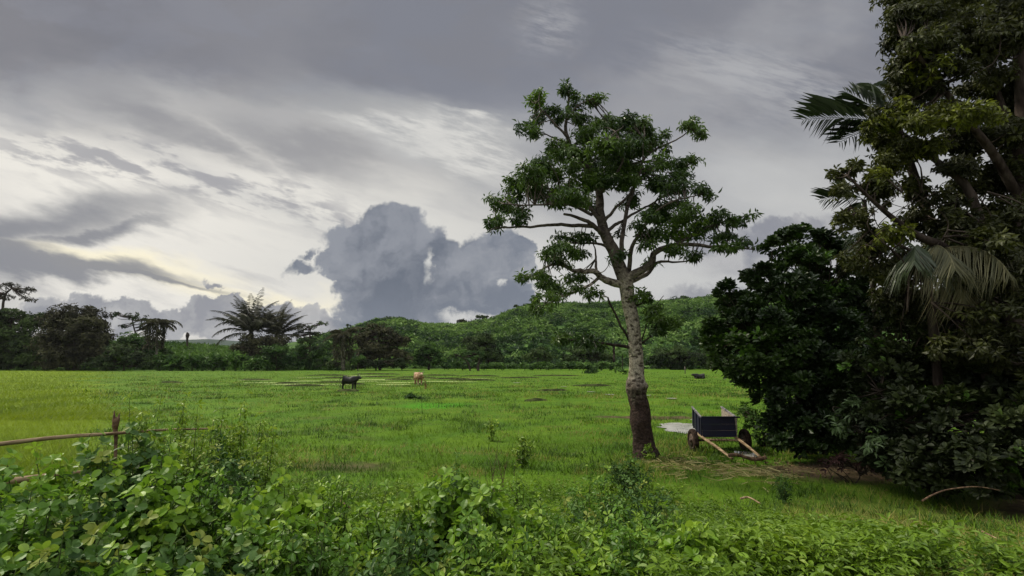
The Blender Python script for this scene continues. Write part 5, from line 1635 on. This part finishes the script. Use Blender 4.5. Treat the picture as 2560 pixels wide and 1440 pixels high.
FG = [
    (20, 1140, 4.3, .45, 'round-leaved shrub at the far left edge in front of the pole fence'),
    (120, 1140, 4.0, .42, 'round-leaved shrub below the upper fence rail, second from the left edge'),
    (215, 1092, 4.7, .45, 'round-leaved shrub covering the fence rail just left of the post'),
    (330, 1075, 4.9, .5, 'bushy round-leaved shrub growing over the fence post'),
    (440, 1070, 5.2, .5, 'leafy shrub right of the fence post under the wispy stems'),
    (560, 1110, 5.4, .45, 'leafy shrub at the right end of the left thicket'),
    (80, 1240, 3.4, .4, 'shrub with broad flat leaves low at the left edge'),
    (250, 1230, 3.6, .42, 'broad-leaved shrub right below the short lower fence rail'),
    (400, 1165, 3.9, .42, 'broad-leaved shrub in the middle of the left thicket'),
    (530, 1190, 4.2, .4, 'small-leaved shrub between the left thicket and the open grass'),
    (150, 1350, 3.0, .35, 'dark shrub in the bottom left corner'),
    (330, 1370, 3.0, .35, 'dark shrub at the bottom edge left of the pale-edged leaves'),
    (500, 1340, 3.3, .38, 'shaded shrub at the bottom edge below the left thicket'),
    (700, 1190, 4.1, .34, 'upright shrub with large bright top leaves left of the centre thicket'),
    (640, 1300, 3.6, .34, 'shrub in front of the upright bright-topped shrub at lower left'),
    (800, 1300, 3.6, .36, 'rounded shrub at the bottom edge left of the centre thicket'),
    (960, 1222, 4.2, .36, 'left shoulder shrub of the centre thicket'),
    (1105, 1178, 4.5, .38, 'tallest bright-topped shrub of the centre thicket'),
    (1240, 1215, 4.3, .38, 'bright shrub right of the tallest one in the centre thicket'),
    (1350, 1238, 4.3, .34, 'right shoulder shrub of the centre thicket'),
    (1000, 1300, 3.6, .36, 'pointed-leaf shrub at the bottom edge under the centre thicket'),
    (1180, 1300, 3.6, .36, 'shrub at the bottom edge under the right half of the centre thicket'),
    (1330, 1330, 3.5, .34, 'shrub in the bottom edge right of the centre thicket'),
    (1480, 1165, 6.6, .5, 'dark small-leaved shrub left of the straw, in front of the pale trunk'),
    (1590, 1190, 6.2, .45, 'small-leaved shrub below the round tuft at the foot of the pale trunk'),
    (1440, 1245, 5.0, .45, 'small-leaved shrub right behind the right shoulder of the centre thicket'),
    (1560, 1250, 4.6, .42, 'leafy small shrub between the centre thicket and the big pale green leaves'),
    (1300, 1175, 7.0, .45, 'dull green shrub round the foot of the bare twiggy bush'),
    (840, 1195, 5.4, .32, 'low bright shrub between the upright bright-topped shrub and the centre thicket'),
    (1660, 1260, 5.0, .45, 'low leafy shrub at the right end of the small-leaved shrubs, below the straw'),
    (1470, 1330, 3.9, .40, 'bright shrub at the bottom edge between the centre thicket and the big pale leaves'),
    (1740, 1325, 3.9, .28, 'low shrub with three big pale green leaves at the bottom right of centre'),
    (1570, 1330, 3.6, .3, 'low bright shrub at the bottom edge left of the big pale green leaves'),
]
for i, (px, py, D, sp_, lab) in enumerate(FG):
    big = i in (0, 2, 3, 6, 7, 8, 10, 11, 12, 13, 17, 18, 31)
    shrub(px, py, D, sp_, lab, ns=22, leaf=(.068 if D > 3.7 else .056) if big else .052, tmpl=T_ROUND if big else T_OBOV, w=.72 if big else .56, M=5, step=.06, mat=[L_shrub, L_shrubb, L_shrubc][(0, 1, 1, 2, 0, 2, 0, 2, 1, 0, 2, 0, 2, 1, 0, 0, 1, 1, 1, 0, 2, 0, 1, 0, 2, 2, 0, 1, 1, 1, 1, 1, 0, 1, 2)[i]])
TW = 'tall wispy weeds above the left thicket'
for i, (px, py, D) in enumerate([(330, 1010, 6.2), (400, 985, 6.6), (455, 990, 6.8), (500, 1030, 6.4), (560, 1000, 7.0), (610, 985, 7.2), (650, 1040, 6.8), (680, 1075, 6.4)]):
    shrub(px, py, D, .34, ['wispy weed nearest the fence post', 'tallest wispy weed of the left thicket', 'wispy weed just right of the tallest one', 'short wispy weed in the middle of the left thicket', 'wispy weed with curled tips',
                           'wispy weed arching to the right over the grass', 'thin weed at the right end of the wispy row', 'low dark-leaved weed at the right end of the left thicket'][i],
          ns=13, leaf=.06, M=4, mat=L_weed, tmpl=T_LANCE, w=.5, name='wispy_weed', step=.07, group=TW, cat='weed', lo=.3, hi=.8)
shrub(555, 1075, 6.6, .35, 'dense dark green shrub behind the left thicket', ns=18, leaf=.055, M=5, mat=leaf_mat('leaf deep', (.012, .045, .008), (.03, .085, .014), None, .45, .35, .2), name='dark_shrub', step=.06)
shrub(1140, 1150, 9.0, .55, 'dark green mound of small leaves behind the centre thicket', ns=26, leaf=.06, M=4, mat=L_mid, name='small_leaf_shrub', step=.06, lo=.2, hi=.9)
shrub(1305, 1092, 15.0, .35, 'light green seedling shrub in the grass left of the pale-trunked tree', ns=12, leaf=.11, M=4, mat=L_weed, name='seedling', step=.13, lo=.3, hi=.9, cat='seedling')
shrub(1232, 1042, 20.0, .3, 'thin pale weed standing in mid pasture', ns=7, leaf=.13, M=3, mat=L_weed, name='pasture_weed', step=.2, lo=.5, hi=.9, cat='weed')
shrub(1570, 1142, 12.2, .55, 'dark round tuft of leaves in front of the foot of the pale trunk', ns=24, leaf=.07, M=5, mat=L_mid, name='leafy_tuft', step=.07, lo=.0, hi=.8)
shrub(1960, 1188, 11.4, .22, 'short dark spiky tuft at the right end of the straw', ns=12, leaf=.1, M=3, mat=L_mid, name='spiky_tuft', step=.08, tmpl=T_LANCE, w=.25, lo=0, hi=.5, cat='tuft')

# dead-looking bare bush
D = 8.4
b = P(1245, 1260, D); b[2] = float(gh(b[0], D))
root = thing('bare_bush', tuple(b), 'thin leafless twiggy bush behind the right side of the centre thicket', 'bush')
sm = MB()
tops = [(1210, 1170), (1225, 1150), (1245, 1105), (1270, 1130), (1290, 1150), (1265, 1160), (1200, 1200), (1300, 1190), (1240, 1130), (1310, 1215), (1190, 1230)]
for tx, ty in tops:
    t_ = P(tx, ty, D + rng.uniform(-.2, .2))
    p, r = smooth_path([b, b * .55 + t_ * .45 + [rng.normal() * .05, 0, .03], t_], [.012, .007, .002], 5)
    tube(sm, p, r, 5, cap=False)
    for k in range(7):
        j = rng.integers(4, len(p))
        e = p[j] + rng.normal(size=3) * [.10, .08, .06] + [0, 0, .09]
        tube(sm, [p[j], (p[j] + e) / 2 + rng.normal(size=3) * .01, e], [.004, .003, .0015], 4, cap=False)
sm.build('twigs', noise_mat('dry twig', (.06, .05, .025), (.14, .12, .05), 20, .9, .1), root, loc=b)

# tall weed stalk with a dry drooping head, in front of the tan cow
D = 24.0
b = P(1056, 1030, D); b[2] = float(gh(b[0], D))
root = thing('tall_weed', tuple(b), 'single tall thin weed stalk with a dry brown drooping head in mid pasture', 'weed')
m = MB(); p, r = smooth_path([b, P(1054, 990, D), P(1047, 957, D), P(1045, 945, D)], [.012, .010, .008, .006], 5); tube(m, p, r, 5)
m.build('stalk', B_stem, root, loc=b)
m = MB()
arc = [P(1045, 945, D), P(1052, 940, D), P(1060, 947, D), P(1064, 960, D), P(1063, 970, D)]
p, r = smooth_path(arc, [.01, .01, .009, .008, .004], 5)
tube(m, p, r, 5)
n = 60
ii = rng.integers(3, len(p), n)
leaves(m, p[ii], rng.normal(size=(n, 3)) + [0, 0, -.8], rng.normal(size=(n, 3)), .09, .035, T_LANCE, rng.uniform(.2, 1, n))
m.build('seed_head', leaf_mat('dry head', (.10, .05, .025), (.26, .15, .08), None, .8, .1, .1), root, loc=b)

# grassy mound in the field, dark
FT('grass_mound', 'dark tussock mound at the back edge of the bright young rice patch', 'tussock', 40, [(1028, 992, 22, 5), (1026, 988, 10, 5), (985, 999, 20, 2), (1050, 996, 14, 3)], [(1028, 998), (1028, 995), (1028, 992)], L_mid, leaf=.2, dens=420, tr=.03, branches=False, base=0, seed=120, lo=0, hi=.4)

# sticks and straw
def stick(label, pix, r0, r1, mat, name='fallen_branch'):
    pts = []
    for px, py, D in pix:
        q = P(px, py, D)
        q[2] = max(q[2], float(gh(q[0], q[1])) + r0)
        pts.append(q)
    p, r = smooth_path(pts, np.linspace(r0, r1, len(pts)), 6)
    m = MB()
    tube(m, p, r, 7, lambda i, a_, q_: 1 + (vnoise(a_, np.full(len(a_), q_[0] * 5), .8, 5) - .5) * .3)
    q = pts[0].copy()
    ob = m.build(name, mat, None, True, loc=q)
    tag(ob, label, 'branch')


stick('long arched fallen branch on the ground at lower right under the dark shrubs', [(2306, 1252, 8.6), (2330, 1238, 8.8), (2370, 1224, 9.1), (2440, 1217, 9.6), (2500, 1226, 9.9)], .015, .007, M_woodd)
stick('short pale bent stick lying in the weeds below the straw', [(1852, 1246, 8.1), (1868, 1243, 8.2), (1882, 1248, 8.1), (1900, 1258, 7.9)], .016, .010, M_wood)
stick('thin straight stick lying in the dry grass in the lower right corner', [(2455, 1328, 6.4), (2475, 1338, 6.25), (2492, 1346, 6.1)], .010, .006, M_wood)
stick('short reddish stick in the grass left of the centre thicket', [(852, 1253, 8.0), (876, 1270, 7.7)], .016, .010, M_woodd)

fp = G(1713, 935)
m = MB(); tube(m, [fp, fp + [0, 0, 1.5]], [.09, .08], 8)
tag(m.build('wooden_post', B_pale, None, True, loc=fp), 'small pale post at the far field edge right of the pale trunk', 'post')


def straw():
    mb = MB()
    n = 520
    u = rng.random(n)
    cx = 1640 + u * 330
    cy = 1156 + (cx - 1640) * .13 + rng.normal(size=n) * 11
    cx = cx + rng.normal(size=n) * 30 * (vnoise(cx, cy, 30, 3) > .5)
    pos = []
    for x, y in zip(cx, cy):
        q = G(x, y, .0)
        q[2] = gh(q[0], q[1]) + .06 + abs(rng.normal()) * .03
        pos.append(q)
    a = rng.uniform(0, 6.28, n)
    d = np.stack([np.cos(a), np.sin(a) * .7, rng.normal(size=n) * .10], 1)
    leaves(mb, pos, d, rng.normal(size=(n, 3)) * .3 + [0, 0, 1], rng.uniform(.12, .55, n) * rng.random(n) ** .4, .014, T_FLAT, rng.random(n))
    tag(mb.build('straw', leaf_mat('straw', (.20, .17, .07), (.50, .44, .22), None, .8, .2, .2)), 'scattered pale straw on the grass in front of the ox cart', 'straw', kind='stuff')
    # litter on the soil
    mb = MB()
    n = 900
    x = rng.uniform(7.5, 15, n)
    y = 15 - (x - 9) * .75 + rng.normal(size=n) * .9
    z = gh(x, y) + .02
    leaves(mb, np.stack([x, y, z], 1), rng.normal(size=(n, 3)) * [1, 1, .2], rng.normal(size=(n, 3)) * .3 + [0, 0, 1], rng.uniform(.05, .12, n), .04, T_LANCE, rng.random(n))
    tag(mb.build('leaf_litter', leaf_mat('litter', (.04, .022, .014), (.16, .10, .06), None, .8, .2, .1)), 'brown fallen leaves on the bare soil under the evergreens', 'leaf litter', kind='stuff')


straw()


# ------------------------------------------------------------------ grass, rice and low weeds
def dist_blades(n, y0, y1, k=1.12, pw=1.0):
    y = y0 * (y1 / y0) ** (rng.random(n) ** pw)
    x = rng.uniform(-1, 1, n) * y * k
    return x, y


def soilmask(x, y):
    e = lambda cx, cy, rx, ry: np.sqrt(((x - cx) / rx) ** 2 + ((y - cy) / ry) ** 2)
    m = np.minimum.reduce([e(9.6, 14.6, 3.4, 1.5), e(7.0, 27.5, 3.2, .8), e(-4.8, 15.4, 1.6, .7), e(13, 10.5, 4, 2.5), e(8.0, 23.6, 1.15, 1.7) , e(9.9, 26.4, .8, .9)])
    return m + (vnoise(x, y, .7, 4) - .5) * .9 + .5 * ((np.abs(x + 4.8) < 2) & (np.abs(y - 15.4) < 1.2))


def grass():
    mb = MB()
    for n, y0, y1, h0, h1, w, tm in ((190000, 3.2, 17, .05, .15, .007, T_BLADE), (170000, 14, 48, .06, .17, .020, T_BLADE1), (110000, 40, 120, .08, .22, .055, T_BLADE1)):
        x, y = dist_blades(n, y0, y1)
        cl = vnoise(x, y, .9 if y0 < 20 else 3.0, 41, 3)
        rice = (x + y * .8) / y + (vnoise(x, y, 9, 9) - .5) * .22 + rng.normal(size=len(x)) * .04 < 0
        keep = (rng.random(len(x)) < .35 + 1.3 * np.clip(cl - .25, 0, 1)) & (soilmask(x, y) > .9 + rng.random(len(x)) * .4) & ~(rice & (y > 9))
        pud = ((x - 8) / 1.4) ** 2 + ((y - 23.6) / 2.0) ** 2 < 1
        keep &= ~pud
        yp = np.sqrt(((x + 4.9) / 2.6) ** 2 + ((y - 34.5) / 2.4) ** 2) + (vnoise(x, y, 1.2, 6) - .5) * 1.2
        keep &= (yp > 1) | (rng.random(len(x)) < .30)
        x, y, cl = x[keep], y[keep], cl[keep]
        z = gh(x, y) - .01
        k = len(x)
        a = rng.uniform(0, 6.28, k)
        le = rng.uniform(.2, .9, k)
        d = np.stack([np.cos(a) * le, np.sin(a) * le, np.ones(k)], 1)
        L = rng.uniform(h0, h1, k) * (.5 + 1.1 * cl) * (1 + .6 * (vnoise(x, y, 2.0, 61) > .62))
        big = vnoise(x, y, 5.0, 71, 3)
        t = np.clip(.38 + (big - .5) * 2.0 + rng.normal(size=k) * .14, 0, .84)
        dry = (vnoise(x, y, 1.8, 91, 2) + .15 * sstep((x - 3) / 6) * (y < 14) + .10 * np.exp(-((y - 13) / 4) ** 2)) > .60
        t = np.where(dry & (rng.random(k) < .5), .9 + rng.random(k) * .1, t)
        verge = sstep((x / y - .40) / .25) * (1 - sstep((y - 10) / 4))
        t = np.where(rng.random(k) < verge * (.40 + .6 * vnoise(x, y, .8, 93, 2)), .9 + rng.random(k) * .1, np.clip(t + verge * .3, 0, 1))
        up = np.stack([-np.sin(a), np.cos(a), np.zeros(k)], 1)
        leaves(mb, np.stack([x, y, z], 1), d, np.cross(d, up), L, w * rng.uniform(.7, 1.4, k), tm, t)
    n = 1500
    y = 7.5 * (85 / 7.5) ** rng.random(n)
    x = rng.uniform(-.78, 1.1, n) * y
    ok = (vnoise(x, y, 4.0, 23, 2) > .42) & (soilmask(x, y) > .7)
    x, y = x[ok], y[ok]
    for cx, cy in zip(x, y):
        k = 46
        sp = (.10 + .16 * rng.random()) * (1 + cy / 40)
        px_, py_ = cx + rng.normal(size=k) * sp * 1.5, cy + rng.normal(size=k) * sp
        a = rng.uniform(0, 6.28, k)
        le = rng.uniform(.15, .8, k)
        d = np.stack([np.cos(a) * le, np.sin(a) * le, np.ones(k)], 1)
        up = np.stack([-np.sin(a), np.cos(a), np.zeros(k)], 1)
        tt = rng.choice([.0, .05, .25, .8, .93], p=[.35, .25, .15, .15, .10])
        leaves(mb, np.stack([px_, py_, gh(px_, py_) - .01], 1), d, np.cross(d, up), rng.uniform(.10, .28, k) * (.8 + .5 * rng.random()), (.010 + cy * .0006) * rng.uniform(.8, 1.3, k), T_BLADE, np.clip(tt + rng.normal(size=k) * .05, 0, 1))
    tag(mb.build('grass', L_grass), 'short green pasture grass', 'grass', kind='stuff')
    mb = MB()
    for n, y0, y1, h, w in ((60000, 9, 30, .34, .012), (50000, 26, 120, .36, .05)):
        y = y0 * (y1 / y0) ** rng.random(n)
        x = -y * rng.uniform(.66, 1.3, n)
        ok = (x + y * .8) / y + (vnoise(x, y, 9, 9) - .5) * .22 + rng.normal(size=len(x)) * .04 < 0
        x, y = x[ok], y[ok]
        k = len(x)
        a = rng.uniform(0, 6.28, k)
        d = np.stack([np.cos(a) * .7, np.sin(a) * .7, np.ones(k)], 1)
        t = np.clip(.45 + (vnoise(x, y, 6, 15, 3) - .5) * 1.4 + rng.normal(size=k) * .15, 0, 1)
        leaves(mb, np.stack([x, y, gh(x, y)], 1), d, np.cross(d, np.stack([-np.sin(a), np.cos(a), np.zeros(k)], 1)), h * rng.uniform(.7, 1.1, k), w, T_BLADE1, t)
    tag(mb.build('rice', L_rice), 'bright yellow-green young rice', 'rice', kind='stuff')


grass()


def weeds():
    """low leafy ground cover: small pointed leaves, densest at the lower right"""
    mb = MB()
    st = MB()
    n = 15000
    y = 3.2 * (12.5 / 3.2) ** rng.random(n)
    x = rng.uniform(-1.0, 1.15, n) * y
    c = vnoise(x, y, 1.1, 19, 3)
    px = 1280 + 1280 * x / y
    pyy = 895 + 1280 * (CAMZ - gh(x, y)) / y
    edge = np.interp(px, [0, 1450, 1800, 1950, 2200, 2560], [1165, 1165, 1250, 1320, 1350, 1425])
    inb = pyy > edge + (c - .5) * 160
    dens = np.clip(1.0 - (px - 2000) / 500, .35, 1.0)
    keep = inb & (rng.random(n) < dens * np.clip((c - .33) * 4.0, .04, 1)) & (soilmask(x, y) > 1.0)
    x, y, c = x[keep], y[keep], c[keep]
    m = len(x)
    z = gh(x, y)
    big = vnoise(x, y, 2.2, 29, 2)
    h = (.12 + .42 * np.clip(c, 0, 1)) * rng.uniform(.6, 1.15, m) * np.where(y > 8, .8, 1)
    tips = np.stack([x + rng.normal(size=m) * .05, y + rng.normal(size=m) * .05, z + h], 1)
    base = np.stack([x, y, z], 1)
    k = 5
    Cs, T_ = [], []
    for i in range(k):
        t = .35 + .65 * i / (k - 1)
        Cs.append(base * (1 - t) + tips * t)
        T_.append(np.clip(.25 + big * .55 + t * .2 - .15 + rng.normal(size=m) * .1, 0, 1))
    C = np.concatenate(Cs)
    T_ = np.concatenate(T_)
    rosettes(mb, C, np.tile([0, 0, 1.0], (len(C), 1)) + rng.normal(size=(len(C), 3)) * .25, 4, rng.uniform(.040, .080, len(C)) * np.tile(.7 + .9 * vnoise(x, y, 1.6, 88, 2), k), .40, T_LANCE, T_, .15, (50, 90), .15)
    side = nrm(np.cross(tips - base, rng.normal(size=(m, 3)))) * .003
    v = np.stack([base - side, base + side, tips], 1).reshape(-1, 3)
    mb.add(v, (np.arange(m * 3)).reshape(-1, 3), .1)
    tag(mb.build('weeds', L_weed), 'low leafy weeds covering the near bank', 'weeds', kind='stuff')


weeds()
print('TRIS', sum(len(m.polygons) for m in bpy.data.meshes))

# ------------------------------------------------------------------ the air
def haze():
    m, N = new_mat('thin evening haze')
    v = N.n.new('ShaderNodeVolumePrincipled')
    v.inputs['Color'].default_value = (0.86, 0.90, 0.96, 1)
    v.inputs['Density'].default_value = 0.00005
    v.inputs['Anisotropy'].default_value = 0.3
    o = N.n.new('ShaderNodeOutputMaterial')
    N.l.new(v.outputs[0], o.inputs['Volume'])
    mb = MB()
    box(mb, (0, 1300, 37), 8200, 2900, 80)
    tag(mb.build('haze', m), 'thin bluish haze over the far hill', 'haze', kind='stuff')


haze()
